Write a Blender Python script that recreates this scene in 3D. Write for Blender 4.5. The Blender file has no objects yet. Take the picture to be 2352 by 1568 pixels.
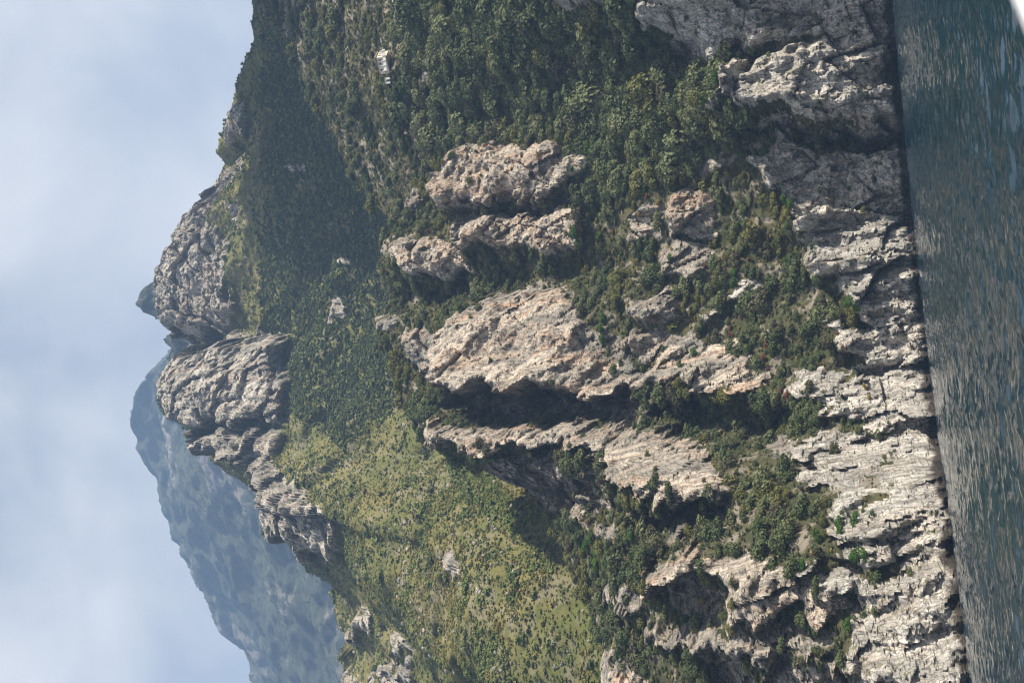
import bpy, math, random
import numpy as np
from mathutils import Matrix, Vector

random.seed(7)
RNG = np.random.default_rng(11)
scene = bpy.context.scene
col = scene.collection

# ------------------------------------------------------------------ camera
# The photograph is a portrait picture lying on its side: the camera is rolled a quarter turn.
FPX, CX, CY = 3266.0, 1176.0, 784.0          # focal length and centre on a 2352 x 1568 reading of the picture
EYE = np.array([0.0, 0.0, 6.0])
ROLL = math.atan(0.0974)
PITCH = math.radians(15.34)
f_ = np.array([0, math.cos(PITCH), math.sin(PITCH)])
r0 = np.array([1.0, 0, 0])
u0 = np.array([0, -math.sin(PITCH), math.cos(PITCH)])
r_ = math.cos(ROLL) * r0 - math.sin(ROLL) * u0
u_ = math.sin(ROLL) * r0 + math.cos(ROLL) * u0
cam = bpy.data.cameras.new('camera')
cam.sensor_width = 36.0
cam.sensor_fit = 'HORIZONTAL'
cam.lens = 36.0 * FPX / 2352.0
cam.clip_start = 0.05
cam.clip_end = 30000
cam.dof.use_dof = True
cam.dof.focus_distance = 600
cam.dof.aperture_fstop = 4.5
cam_o = bpy.data.objects.new('camera', cam)
col.objects.link(cam_o)
xa, ya, za = -u_, r_, -f_
cam_o.matrix_world = Matrix(((xa[0], ya[0], za[0], EYE[0]), (xa[1], ya[1], za[1], EYE[1]),
                             (xa[2], ya[2], za[2], EYE[2]), (0, 0, 0, 1)))
scene.camera = cam_o

# ------------------------------------------------------------------ sky, sun, exposure
SUN = np.array([0.76, -0.24, 0.60]); SUN /= np.linalg.norm(SUN)
EXPOSURE = 1.2
world = bpy.data.worlds.new('World')
scene.world = world
world.use_nodes = True
wn, wl = world.node_tree.nodes, world.node_tree.links
wn.clear()
w_out = wn.new('ShaderNodeOutputWorld')
w_bg = wn.new('ShaderNodeBackground'); w_bg.inputs['Strength'].default_value = 0.052
w_sky = wn.new('ShaderNodeTexSky'); w_sky.sky_type = 'NISHITA'; w_sky.sun_disc = False
w_sky.sun_elevation = math.asin(SUN[2]); w_sky.sun_rotation = math.atan2(SUN[0], SUN[1])
w_sky.air_density = 1.0; w_sky.dust_density = 1.5; w_sky.ozone_density = 1.0
w_tc = wn.new('ShaderNodeTexCoord')
w_map = wn.new('ShaderNodeMapping'); w_map.inputs['Scale'].default_value = (1.0, 1.0, 1.3)
w_map.inputs['Location'].default_value = (0.62, 0.3, 0.15)
w_no = wn.new('ShaderNodeTexNoise'); w_no.inputs['Scale'].default_value = 5.2; w_no.inputs['Detail'].default_value = 6.0
w_no.inputs['Roughness'].default_value = 0.5; w_no.inputs['Distortion'].default_value = 0.25
w_rp = wn.new('ShaderNodeValToRGB')
w_rp.color_ramp.elements[0].position = 0.46; w_rp.color_ramp.elements[0].color = (0.46, 0.46, 0.46, 1)
w_rp.color_ramp.elements[1].position = 0.71; w_rp.color_ramp.elements[1].color = (1, 1, 1, 1)
w_mx = wn.new('ShaderNodeMix'); w_mx.data_type = 'RGBA'
w_mx.inputs['B'].default_value = (7.9, 7.7, 7.5, 1)
wl.new(w_tc.outputs['Generated'], w_map.inputs['Vector']); wl.new(w_map.outputs['Vector'], w_no.inputs['Vector'])
w_dot = wn.new('ShaderNodeVectorMath'); w_dot.operation = 'DOT_PRODUCT'; w_dot.inputs[1].default_value = tuple(SUN)
w_mad = wn.new('ShaderNodeMath'); w_mad.operation = 'MULTIPLY_ADD'; w_mad.inputs[1].default_value = 0.46      # thin cloud glows more towards the sun
wl.new(w_tc.outputs['Generated'], w_dot.inputs[0]); wl.new(w_dot.outputs['Value'], w_mad.inputs[0]); wl.new(w_no.outputs['Fac'], w_mad.inputs[2])
wl.new(w_mad.outputs[0], w_rp.inputs['Fac']); wl.new(w_rp.outputs['Color'], w_mx.inputs['Factor'])
wl.new(w_sky.outputs['Color'], w_mx.inputs['A']); wl.new(w_mx.outputs['Result'], w_bg.inputs['Color'])
wl.new(w_bg.outputs['Background'], w_out.inputs['Surface'])

sun = bpy.data.lights.new('sun', 'SUN')
sun.energy = 5.0; sun.angle = math.radians(0.6); sun.color = (1.0, 0.90, 0.74)
sun_o = bpy.data.objects.new('sun', sun); col.objects.link(sun_o)
sun_o.rotation_euler = Vector(SUN).to_track_quat('Z', 'Y').to_euler()

scene.view_settings.view_transform = 'Standard'
scene.view_settings.look = 'None'
scene.view_settings.gamma = 1.0
scene.view_settings.exposure = EXPOSURE
scene.view_settings.use_curve_mapping = False
scene.cycles.use_denoising = True
scene.cycles.denoising_input_passes = 'RGB_ALBEDO_NORMAL'
scene.cycles.filter_width = 1.25
scene.cycles.max_bounces = 5
scene.cycles.diffuse_bounces = 1
scene.cycles.glossy_bounces = 2
scene.cycles.volume_bounces = 0

# ------------------------------------------------------------------ picture readings -> places
def ray(X, Y):
    X = np.asarray(X, float); Y = np.asarray(Y, float)
    a = (CY - Y) / FPX; b = (CX - X) / FPX
    return f_ + a[..., None] * r_ + b[..., None] * u_

def at_y(X, Y, y):
    d = ray(X, Y)
    return EYE + d * (np.asarray(y, float) / d[..., 1])[..., None]

def at_z(X, Y, z):
    d = ray(X, Y)
    return EYE + d * ((z - EYE[2]) / d[..., 2])[..., None]

def project(P):
    q = np.asarray(P, float) - EYE
    w = q @ f_
    return CX - FPX * (q @ u_) / w, CY - FPX * (q @ r_) / w

def seen_at(X, Y, base, off=0.0, near=240.0, far=2600.0):
    """where the line of sight through a reading meets the sheet y = base(x, z) - off"""
    ys = np.geomspace(near, far, 1500)
    X = np.atleast_1d(np.asarray(X, float)); Y = np.atleast_1d(np.asarray(Y, float))
    off = np.broadcast_to(np.asarray(off, float), X.shape)
    d = ray(X, Y); d = d / d[:, 1:2]
    P = EYE + d[:, None, :] * ys[None, :, None]
    phi = P[..., 1] - base(P[..., 0], P[..., 2]) + off[:, None]
    hit = phi >= 0
    i = np.where(hit.any(1), hit.argmax(1), 0)
    return P[np.arange(len(X)), i]

# ------------------------------------------------------------------ noise
def _perm(seed):
    p = np.random.default_rng(seed).permutation(256).astype(np.int32)
    return np.concatenate([p, p])
_G = np.array([[1,1,0],[-1,1,0],[1,-1,0],[-1,-1,0],[1,0,1],[-1,0,1],[1,0,-1],[-1,0,-1],
               [0,1,1],[0,-1,1],[0,1,-1],[0,-1,-1]], np.float32)

def pnoise(x, y, z, seed=0):
    p = _perm(seed)
    x = np.asarray(x, np.float32); y = np.asarray(y, np.float32); z = np.asarray(z, np.float32)
    x, y, z = np.broadcast_arrays(x, y, z)
    xi = np.floor(x).astype(np.int32); yi = np.floor(y).astype(np.int32); zi = np.floor(z).astype(np.int32)
    xf = x - xi; yf = y - yi; zf = z - zi
    u = xf*xf*xf*(xf*(xf*6-15)+10); v = yf*yf*yf*(yf*(yf*6-15)+10); w = zf*zf*zf*(zf*(zf*6-15)+10)
    xi &= 255; yi &= 255; zi &= 255
    r = 0
    for dx in (0, 1):
        hx = p[(xi + dx) & 255]; wx = u if dx else 1 - u
        for dy in (0, 1):
            hy = p[(hx + yi + dy) & 255]; wy = wx * (v if dy else 1 - v)
            for dz in (0, 1):
                g = _G[p[(hy + zi + dz) & 255] % 12]
                r = r + wy * (w if dz else 1 - w) * (g[..., 0]*(xf-dx) + g[..., 1]*(yf-dy) + g[..., 2]*(zf-dz))
    return r

def fbm(x, y, z, octv=4, seed=0, gain=0.5, ridged=False):
    s = 0; a = 1.0; f = 1.0
    for i in range(octv):
        n = pnoise(x*f, y*f, z*f, seed + i)
        s = s + a * ((1 - 2*np.abs(n)) - 0.45 if ridged else n)
        a *= gain; f *= 2.03
    return s

def worley(x, y, z, seed=0):
    """F1, F2 and a random value of the nearest cell"""
    rng = np.random.default_rng(seed)
    jit = rng.random((256, 4)).astype(np.float32); p = _perm(seed + 50)
    xi = np.floor(x).astype(np.int32); yi = np.floor(y).astype(np.int32); zi = np.floor(z).astype(np.int32)
    f1 = np.full(x.shape, 9.0, np.float32); f2 = f1.copy(); cv = np.zeros(x.shape, np.float32)
    for dx in (-1, 0, 1):
        for dy in (-1, 0, 1):
            for dz in (-1, 0, 1):
                cx, cy, cz = xi+dx, yi+dy, zi+dz
                h = p[(p[(p[cx & 255] + cy) & 255] + cz) & 255]
                j = jit[h]
                d = np.sqrt((cx + j[..., 0] - x)**2 + (cy + j[..., 1] - y)**2 + (cz + j[..., 2] - z)**2)
                nearer = d < f1
                f2 = np.where(nearer, f1, np.minimum(f2, d))
                cv = np.where(nearer, j[..., 3], cv)
                f1 = np.where(nearer, d, f1)
    return f1, f2, cv

def facets(x, y, z, seed, sx, sy, sz, off, tilt):
    """broken rock: every cell is a flat face with its own set-back and lean; returns relief in metres and distance to the joints"""
    x, y, z = x/sx, y/sy, z/sz
    rng = np.random.default_rng(seed); jit = rng.random((256, 6)).astype(np.float32); p = _perm(seed + 50)
    xi = np.floor(x).astype(np.int32); yi = np.floor(y).astype(np.int32); zi = np.floor(z).astype(np.int32)
    f1 = np.full(x.shape, 9.0, np.float32); f2 = f1.copy(); rel = np.zeros(x.shape, np.float32)
    for dx in (-1, 0, 1):
        for dy in (-1, 0, 1):
            for dz in (-1, 0, 1):
                j = jit[p[(p[(p[(xi+dx) & 255] + yi + dy) & 255] + zi + dz) & 255]]
                ax = x - (xi + dx + j[..., 0]); ay = y - (yi + dy + j[..., 1]); az = z - (zi + dz + j[..., 2])
                d = ax*ax + ay*ay + az*az
                nearer = d < f1
                f2 = np.where(nearer, f1, np.minimum(f2, d)); f1 = np.where(nearer, d, f1)
                rel = np.where(nearer, (j[..., 3]-0.5)*2*off + tilt*((j[..., 4]-0.5)*2*ax*sx + (j[..., 5]-0.62)*2*az*sz*0.7), rel)
    return rel, np.sqrt(f2) - np.sqrt(f1)

def sstep(a, b, x):
    t = np.clip((x - a) / (b - a), 0, 1)
    return t*t*(3 - 2*t)

def blur(m, n):
    """three box passes = nearly gaussian"""
    for _ in range(3):
        for ax in (0, 1):
            k = 2*n + 1
            pad = [(0, 0), (0, 0)]; pad[ax] = (n + 1, n)
            c = np.cumsum(np.pad(m, pad, mode='edge'), axis=ax, dtype=np.float64)
            m = (np.take(c, range(k, c.shape[ax]), ax) - np.take(c, range(0, c.shape[ax]-k), ax)) / k
    return m

def in_poly(px, pz, P):
    inside = np.zeros(px.shape, bool)
    j = len(P) - 1
    for i in range(len(P)):
        xi, zi = P[i]; xj, zj = P[j]
        if zi != zj:
            c = ((zi > pz) != (zj > pz)) & (px < (xj - xi)*(pz - zi)/(zj - zi) + xi)
            inside ^= c
        j = i
    return inside

# ------------------------------------------------------------------ materials
def material(name):
    m = bpy.data.materials.new(name); m.use_nodes = True
    n, l = m.node_tree.nodes, m.node_tree.links
    return m, n, l, n['Principled BSDF']

def nd(n, t, **kw):
    x = n.new(t)
    for k, v in kw.items(): setattr(x, k, v)
    return x

def noise_n(n, l, vec, scale, detail=6.0, rough=0.6, dist=0.0):
    x = n.new('ShaderNodeTexNoise')
    x.inputs['Scale'].default_value = scale; x.inputs['Detail'].default_value = detail
    x.inputs['Roughness'].default_value = rough; x.inputs['Distortion'].default_value = dist
    l.new(vec, x.inputs['Vector'])
    return x.outputs['Fac']

def ramp_n(n, l, fac, a, b, lo=0.0, hi=1.0):
    x = n.new('ShaderNodeMapRange'); x.interpolation_type = 'SMOOTHSTEP'
    x.inputs['From Min'].default_value = a; x.inputs['From Max'].default_value = b
    x.inputs['To Min'].default_value = lo; x.inputs['To Max'].default_value = hi
    l.new(fac, x.inputs['Value'])
    return x.outputs['Result']

def mix_n(n, l, fac, a, b):
    x = n.new('ShaderNodeMix'); x.data_type = 'RGBA'
    if isinstance(fac, (int, float)): x.inputs['Factor'].default_value = fac
    else: l.new(fac, x.inputs['Factor'])
    for k, v in (('A', a), ('B', b)):
        if isinstance(v, tuple): x.inputs[k].default_value = (*v, 1)
        else: l.new(v, x.inputs[k])
    return x.outputs['Result']

def math_n(n, l, op, a, b):
    x = n.new('ShaderNodeMath'); x.operation = op
    for i, v in enumerate((a, b)):
        if isinstance(v, (int, float)): x.inputs[i].default_value = v
        else: l.new(v, x.inputs[i])
    return x.outputs[0]

def scaled(n, l, vec, s):
    x = n.new('ShaderNodeMapping'); x.inputs['Scale'].default_value = s
    l.new(vec, x.inputs['Vector'])
    return x.outputs['Vector']

def rock_material(name, pale, grey, stain, dark, stain_amt=0.5, dark_amt=0.6, k=1.0, tide=False, tuft=0.5, bump=0.6):
    streak_amt = 0.25 if tide else 0.5
    """limestone: pale base, weathered grey skin, rusty runs, cracks, grass tufts on ledges, tide-stained foot"""
    m, n, l, b = material(name)
    pos = n.new('ShaderNodeNewGeometry').outputs['Position']
    vert = scaled(n, l, pos, (1, 1, 0.3))
    c = mix_n(n, l, ramp_n(n, l, noise_n(n, l, vert, 0.09*k, 9, 0.68, 0.4), 0.40, 0.60), grey, pale)
    st = ramp_n(n, l, noise_n(n, l, scaled(n, l, pos, (1, 1, 0.22)), 0.11*k, 8, 0.62, 0.8), 0.47, 0.64, 0, stain_amt)
    c = mix_n(n, l, st, c, stain)
    dk = ramp_n(n, l, noise_n(n, l, vert, 0.30*k, 10, 0.72, 0.3), 0.47, 0.60, 0, dark_amt)
    c = mix_n(n, l, dk, c, dark)
    sk = ramp_n(n, l, noise_n(n, l, scaled(n, l, pos, (1, 1, 0.05)), 0.55*k, 6, 0.65, 0.2), 0.54, 0.66, 0, streak_amt)
    c = mix_n(n, l, sk, c, tuple(v*0.75 for v in dark))
    fine = noise_n(n, l, vert, 1.6*k, 8, 0.7)
    c = mix_n(n, l, ramp_n(n, l, fine, 0.46, 0.62, 0, 0.62), c, tuple(v*0.9 for v in dark))
    vo = n.new('ShaderNodeTexVoronoi'); vo.feature = 'DISTANCE_TO_EDGE'; vo.inputs['Scale'].default_value = 0.33*k
    warp = n.new('ShaderNodeTexNoise'); warp.inputs['Scale'].default_value = 0.5*k; warp.inputs['Detail'].default_value = 5
    l.new(pos, warp.inputs['Vector'])
    add = n.new('ShaderNodeVectorMath'); add.operation = 'MULTIPLY_ADD'
    l.new(warp.outputs['Color'], add.inputs[0]); add.inputs[1].default_value = (3.5/k, 3.5/k, 3.5/k); l.new(scaled(n, l, pos, (1, 1, 0.5)), add.inputs[2])
    l.new(add.outputs[0], vo.inputs['Vector'])
    cr = ramp_n(n, l, vo.outputs['Distance'], 0.0, 0.07, 0.75, 0)
    c = mix_n(n, l, cr, c, (0.07, 0.065, 0.06))
    sep = n.new('ShaderNodeSeparateXYZ'); l.new(n.new('ShaderNodeNewGeometry').outputs['Normal'], sep.inputs[0])
    up = ramp_n(n, l, sep.outputs['Z'], 0.35, 0.75)
    tf = math_n(n, l, 'MULTIPLY', up, ramp_n(n, l, noise_n(n, l, pos, 0.45*k, 8, 0.65), 0.50, 0.60, 0, tuft))
    c = mix_n(n, l, tf, c, (0.115, 0.12, 0.05))
    if tide:
        sp = n.new('ShaderNodeSeparateXYZ'); l.new(pos, sp.inputs[0])
        zz = math_n(n, l, 'SUBTRACT', sp.outputs['Z'], math_n(n, l, 'MULTIPLY', noise_n(n, l, pos, 0.12, 6, 0.6), 9.0))
        c = mix_n(n, l, ramp_n(n, l, zz, -3.4, -1.6, 1, 0), c, (0.052, 0.042, 0.034))
        c = mix_n(n, l, ramp_n(n, l, zz, -5.2, -3.8, 1, 0), c, (0.022, 0.019, 0.017))
    l.new(c, b.inputs['Base Color'])
    b.inputs['Roughness'].default_value = 0.92; b.inputs['Specular IOR Level'].default_value = 0.2
    h = math_n(n, l, 'ADD', math_n(n, l, 'MULTIPLY', fine, 0.5), math_n(n, l, 'MULTIPLY', noise_n(n, l, vert, 1.0*k, 9, 0.7), 0.8))
    h = math_n(n, l, 'SUBTRACT', h, math_n(n, l, 'MULTIPLY', cr, 0.4))
    bp = n.new('ShaderNodeBump'); bp.inputs['Strength'].default_value = bump; bp.inputs['Distance'].default_value = 1.2/k
    l.new(h, bp.inputs['Height']); l.new(bp.outputs['Normal'], b.inputs['Normal'])
    return m

def ground_material(name, a, bcol, c3, k=1.0, rock=0.25, bump=0.5):
    m, n, l, b = material(name)
    pos = n.new('ShaderNodeNewGeometry').outputs['Position']
    c = mix_n(n, l, ramp_n(n, l, noise_n(n, l, pos, 0.03*k, 8, 0.65), 0.42, 0.60), a, bcol)
    c = mix_n(n, l, ramp_n(n, l, noise_n(n, l, pos, 0.25*k, 8, 0.7), 0.48, 0.64), c, c3)
    c = mix_n(n, l, ramp_n(n, l, noise_n(n, l, pos, 0.11*k, 9, 0.7, 0.5), 0.50, 0.60, 0, rock), c, (0.25, 0.22, 0.19))
    l.new(c, b.inputs['Base Color'])
    b.inputs['Roughness'].default_value = 0.95; b.inputs['Specular IOR Level'].default_value = 0.1
    bp = n.new('ShaderNodeBump'); bp.inputs['Strength'].default_value = bump; bp.inputs['Distance'].default_value = 1.0/k
    l.new(noise_n(n, l, pos, 0.9*k, 8, 0.7), bp.inputs['Height']); l.new(bp.outputs['Normal'], b.inputs['Normal'])
    return m

def leaf_material(name, a, bcol, trans=0.12):
    m, n, l, b = material(name)
    oi = n.new('ShaderNodeObjectInfo')
    c = mix_n(n, l, oi.outputs['Random'], a, bcol)
    pos = n.new('ShaderNodeNewGeometry').outputs['Position']
    c = mix_n(n, l, ramp_n(n, l, noise_n(n, l, pos, 1.3, 4, 0.6), 0.42, 0.62, 0, 0.45), c, tuple(v*0.55 for v in a))
    l.new(c, b.inputs['Base Color'])
    b.inputs['Roughness'].default_value = 0.6; b.inputs['Specular IOR Level'].default_value = 0.25
    t = n.new('ShaderNodeBsdfTranslucent'); l.new(c, t.inputs['Color'])
    mx = n.new('ShaderNodeMixShader'); mx.inputs[0].default_value = trans
    l.new(b.outputs[0], mx.inputs[1]); l.new(t.outputs[0], mx.inputs[2])
    l.new(mx.outputs[0], n['Material Output'].inputs['Surface'])
    return m

def plain(name, c, rough=0.7, var=0.15, scale=2.0, spec=0.3):
    m, n, l, b = material(name)
    pos = n.new('ShaderNodeNewGeometry').outputs['Position']
    l.new(mix_n(n, l, ramp_n(n, l, noise_n(n, l, pos, scale, 6, 0.6), 0.35, 0.65), tuple(v*(1-var) for v in c), c), b.inputs['Base Color'])
    b.inputs['Roughness'].default_value = rough; b.inputs['Specular IOR Level'].default_value = spec
    return m

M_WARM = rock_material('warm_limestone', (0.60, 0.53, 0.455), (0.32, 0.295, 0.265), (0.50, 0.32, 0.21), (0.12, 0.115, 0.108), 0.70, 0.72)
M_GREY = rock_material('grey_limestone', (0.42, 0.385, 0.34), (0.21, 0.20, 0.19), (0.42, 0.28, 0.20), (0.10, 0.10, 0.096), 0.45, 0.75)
M_SEA = rock_material('sea_cliff_limestone', (0.64, 0.615, 0.58), (0.39, 0.375, 0.355), (0.46, 0.34, 0.25), (0.14, 0.137, 0.132), 0.28, 0.62, tide=True, tuft=0.8)
M_FARROCK = rock_material('mountain_limestone', (0.54, 0.50, 0.45), (0.33, 0.31, 0.285), (0.42, 0.29, 0.21), (0.10, 0.102, 0.095), 0.40, 0.65, k=0.5)
M_HILL = ground_material('scrub_ground', (0.048, 0.052, 0.026), (0.085, 0.080, 0.042), (0.040, 0.048, 0.024), rock=0.85)
M_SLOPE = ground_material('grass_ground', (0.110, 0.116, 0.038), (0.165, 0.150, 0.060), (0.082, 0.098, 0.032), k=0.6, rock=0.4)
L_DARK = leaf_material('dark_leaves', (0.066, 0.094, 0.034), (0.115, 0.140, 0.056))
L_GREY = leaf_material('grey_green_leaves', (0.122, 0.148, 0.062), (0.182, 0.200, 0.088))
L_OLIVE = leaf_material('olive_leaves', (0.120, 0.128, 0.032), (0.180, 0.175, 0.050))
L_BROWN = leaf_material('brownish_leaves', (0.072, 0.074, 0.036), (0.112, 0.104, 0.055))
L_BRIGHT = leaf_material('bright_leaves', (0.050, 0.125, 0.016), (0.085, 0.165, 0.026), 0.2)
L_YELLOW = leaf_material('yellow_leaves', (0.30, 0.22, 0.045), (0.42, 0.30, 0.08), 0.3)
L_RED = leaf_material('reddish_leaves', (0.22, 0.075, 0.055), (0.30, 0.13, 0.085), 0.3)
L_BROOM = leaf_material('broom_flowers', (0.48, 0.36, 0.02), (0.55, 0.42, 0.04), 0.2)
L_GRASS = leaf_material('dry_grass_leaves', (0.27, 0.235, 0.068), (0.36, 0.30, 0.105), 0.35)
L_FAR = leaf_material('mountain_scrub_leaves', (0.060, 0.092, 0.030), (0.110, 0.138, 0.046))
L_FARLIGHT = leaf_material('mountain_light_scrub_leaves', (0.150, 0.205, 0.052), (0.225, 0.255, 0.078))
M_BARK = plain('bark', (0.11, 0.085, 0.06), 0.9)

# ------------------------------------------------------------------ object helpers
def tag(o, label=None, cat=None, group=None, kind=None):
    if label: o['label'] = label
    if cat: o['category'] = cat
    if group: o['group'] = group
    if kind: o['kind'] = kind
    return o

def mesh_np(name, V, F, smooth=True):
    me = bpy.data.meshes.new(name)
    V = np.ascontiguousarray(V, np.float32); F = np.ascontiguousarray(F, np.int32)
    nf, k = F.shape
    me.vertices.add(len(V)); me.vertices.foreach_set('co', V.ravel())
    me.loops.add(nf*k); me.loops.foreach_set('vertex_index', F.ravel())
    me.polygons.add(nf)
    me.polygons.foreach_set('loop_start', np.arange(0, nf*k, k, dtype=np.int32))
    me.polygons.foreach_set('use_smooth', np.full(nf, smooth))
    me.update(calc_edges=True)
    return me

def link(name, me, mat=None, parent=None):
    o = bpy.data.objects.new(name, me); col.objects.link(o)
    if mat is not None and not me.materials: me.materials.append(mat)
    if parent is not None: o.parent = parent
    return o

def empty(name, loc, rz=0.0):
    o = bpy.data.objects.new(name, None); col.objects.link(o)
    o.location = loc; o.rotation_euler = (0, 0, rz); o.empty_display_size = 0.5
    return o

def grid_faces(nr, nc):
    i = np.arange(nr*nc).reshape(nr, nc)
    return np.stack([i[:-1, :-1], i[:-1, 1:], i[1:, 1:], i[1:, :-1]], -1).reshape(-1, 4)

# ------------------------------------------------------------------ the relief of one mountain front
class Relief:
    """A hillside y = base(x, z) - relief(x, z); rock masses and gullies are traced regions of it."""
    def __init__(s, crest, foot, x0, x1, z0, z1, cell, g, crest_out=(), foot_out=()):
        c = np.array(crest, float); P = at_y(c[:, 0], c[:, 1], c[:, 2])
        P = np.concatenate([P, np.array(crest_out, float).reshape(-1, 3)]); P = P[np.argsort(P[:, 0])]
        s.cx, s.cy, s.cz = P.T
        Q = np.concatenate([foot, np.array(foot_out, float).reshape(-1, 3)]); Q = Q[np.argsort(Q[:, 0])]
        s.fx, s.fy, s.fz = Q.T
        s.g = g; s.cell = cell
        s.gx = np.arange(x0, x1, cell); s.gz = np.arange(z0, z1, cell)
        s.GX, s.GZ = np.meshgrid(s.gx, s.gz)
        s.D = np.zeros_like(s.GX); s.ID = np.full(s.GX.shape, -1)

    def t(s, x, z):
        zc = np.interp(x, s.cx, s.cz); zf = np.interp(x, s.fx, s.fz)
        return (z - zf) / (zc - zf)

    def base(s, x, z):
        t = np.clip(s.t(x, z), -0.2, 1.12)
        yf = np.interp(x, s.fx, s.fy); yc = np.interp(x, s.cx, s.cy)
        return yf + (yc - yf) * np.where(t > 0, s.g(np.maximum(t, 0)), t*0.5)

    def carve(s, regions, iters=3):
        B = s.base(s.GX, s.GZ)
        offs = [np.zeros(len(r['pts'])) for r in regions]
        for it in range(iters):
            D = np.zeros_like(s.GX); ID = np.full(s.GX.shape, -1); NEG = np.zeros_like(D)
            for i, r in enumerate(regions):
                p = np.array(r['pts'], float)
                W = seen_at(p[:, 0], p[:, 1], s.base, offs[i])[:, [0, 2]]
                r['world'] = W
                j0, j1 = np.searchsorted(s.gx, [W[:, 0].min(), W[:, 0].max()]); i0, i1 = np.searchsorted(s.gz, [W[:, 1].min(), W[:, 1].max()])
                sl = (slice(max(i0-1, 0), i1+1), slice(max(j0-1, 0), j1+1))
                gx, gz = s.GX[sl], s.GZ[sl]
                m = in_poly(gx, gz, W)
                if not m.any(): continue
                big = 1e9
                xr = np.where(m, gx, -big).max(1)[:, None]; xl = np.where(m, gx, big).min(1)[:, None]
                ss = np.clip((xr - gx) / np.maximum(xr - xl, 0.1), 0, 1)
                zb = np.where(m, gz, big).min(0); ok = zb < big/2
                zb = np.interp(gx[0], gx[0][ok], zb[ok])
                zb = np.convolve(np.pad(zb, 6, mode='edge'), np.ones(13)/13, 'valid')
                bot = s.base(gx[0], zb)[None, :]
                d = r.get('k', 0.0) * np.maximum(B[sl] - bot, 0) + r.get('a', 0.0) + (r.get('b', r.get('a', 0.0)) - r.get('a', 0.0)) * ss
                if 'dome' in r: d = d + r['dome'] * np.sqrt(np.clip(1 - (2*ss - 1)**2, 0, 1))
                d = np.minimum(d, r.get('cap', 60))
                if r['kind'] == 'gully':
                    NEG[sl] = np.where(m, np.minimum(NEG[sl], -np.abs(d)), NEG[sl])
                    if r.get('rock'): ID[sl] = np.where(m, i, ID[sl])
                else:
                    D[sl] = np.where(m, np.maximum(D[sl], d), D[sl])
                    if r['kind'] == 'swell': continue
                    ID[sl] = np.where(m, i, ID[sl])
            s.D = D + NEG; s.ID = ID
            if it < iters - 1:
                for i, r in enumerate(regions):
                    W = r['world']; q = W * 0.88 + W.mean(0) * 0.12
                    offs[i] = s.look(s.D, q[:, 0], q[:, 1]) * 0.9
        n = max(1, int(round(1.2 / s.cell * (1 if s.cell < 1 else 1.2))))
        s.Ds = blur(s.D, n)

    def look(s, m, x, z):
        u = np.clip((x - s.gx[0]) / s.cell, 0, len(s.gx) - 1.001); v = np.clip((z - s.gz[0]) / s.cell, 0, len(s.gz) - 1.001)
        i = u.astype(int); j = v.astype(int); a = u - i; b = v - j
        return m[j, i]*(1-a)*(1-b) + m[j, i+1]*a*(1-b) + m[j+1, i]*(1-a)*b + m[j+1, i+1]*a*b

    def which(s, x, z):
        i = np.clip(np.rint((x - s.gx[0]) / s.cell).astype(int), 0, len(s.gx)-1)
        j = np.clip(np.rint((z - s.gz[0]) / s.cell).astype(int), 0, len(s.gz)-1)
        out = s.ID[j, i]
        return np.where((x < s.gx[0]) | (x > s.gx[-1]) | (z > s.gz[-1]), -1, out)

# ================================================================== COAST (near hillside and cliffs)
shore_px = [(2050, 0), (2063, 200), (2080, 350), (2090, 500), (2115, 700), (2130, 850), (2150, 1000), (2170, 1120), (2200, 1350), (2222, 1568)]
shore_y = [452, 445, 455, 452, 428, 410, 376, 336, 297, 285]
shore = at_y([p[0] for p in shore_px], [p[1] for p in shore_px], shore_y); shore[:, 2] = 0.0
coast_crest = [(610, 0, 800), (650, 80, 780), (700, 200, 755), (760, 300, 725), (830, 430, 685), (890, 500, 655), (903, 530, 640),
               (882, 553, 612), (873, 575, 608), (880, 640, 606), (905, 690, 606), (898, 718, 600), (866, 728, 596), (852, 742, 594), (862, 768, 592), (885, 800, 586), (915, 832, 580),
               (925, 920, 560), (955, 948, 545), (962, 978, 540), (985, 1018, 535), (1040, 1030, 527), (1060, 1050, 522), (1110, 1080, 512),
               (1150, 1110, 500), (1210, 1130, 490), (1240, 1170, 478), (1290, 1250, 455), (1330, 1330, 438), (1360, 1420, 420), (1385, 1500, 408), (1400, 1568, 400)]
coast = Relief(coast_crest, shore, -180, 235, -6, 420, 0.6, lambda t: 0.52*t + 0.48*np.power(t, 2.1),
               crest_out=[(245, 845, 400), (310, 838, 515), (345, 830, 610), (430, 815, 702), (540, 800, 788), (650, 790, 798), (780, 775, 862), (900, 765, 872), (1050, 750, 760), (-150, 390, 105), (-260, 380, 120), (-500, 380, 130)],  # right-hand heights lie out of view, shaped to throw shadow on the mountain
               foot_out=[(125, 415, 0), (180, 455, 0), (300, 480, 0), (1050, 480, 0), (-110, 272, 0), (-260, 262, 0), (-500, 262, 0)])

def rock(label, pts, k=0.5, a=2.0, b=6.0, mat=None, cap=40, name='rock_outcrop', **kw):
    return dict(kind='rock', label=label, pts=pts, k=k, a=a, b=b, mat=mat or M_WARM, cap=cap, name=name, **kw)

def shading_swell(pts, **kw):
    return dict(kind='swell', pts=pts, **kw)

def gully(pts, a=0.0, b=10.0, **kw):
    return dict(kind='gully', pts=pts, a=a*1.4, b=b*1.45, **kw)

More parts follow.
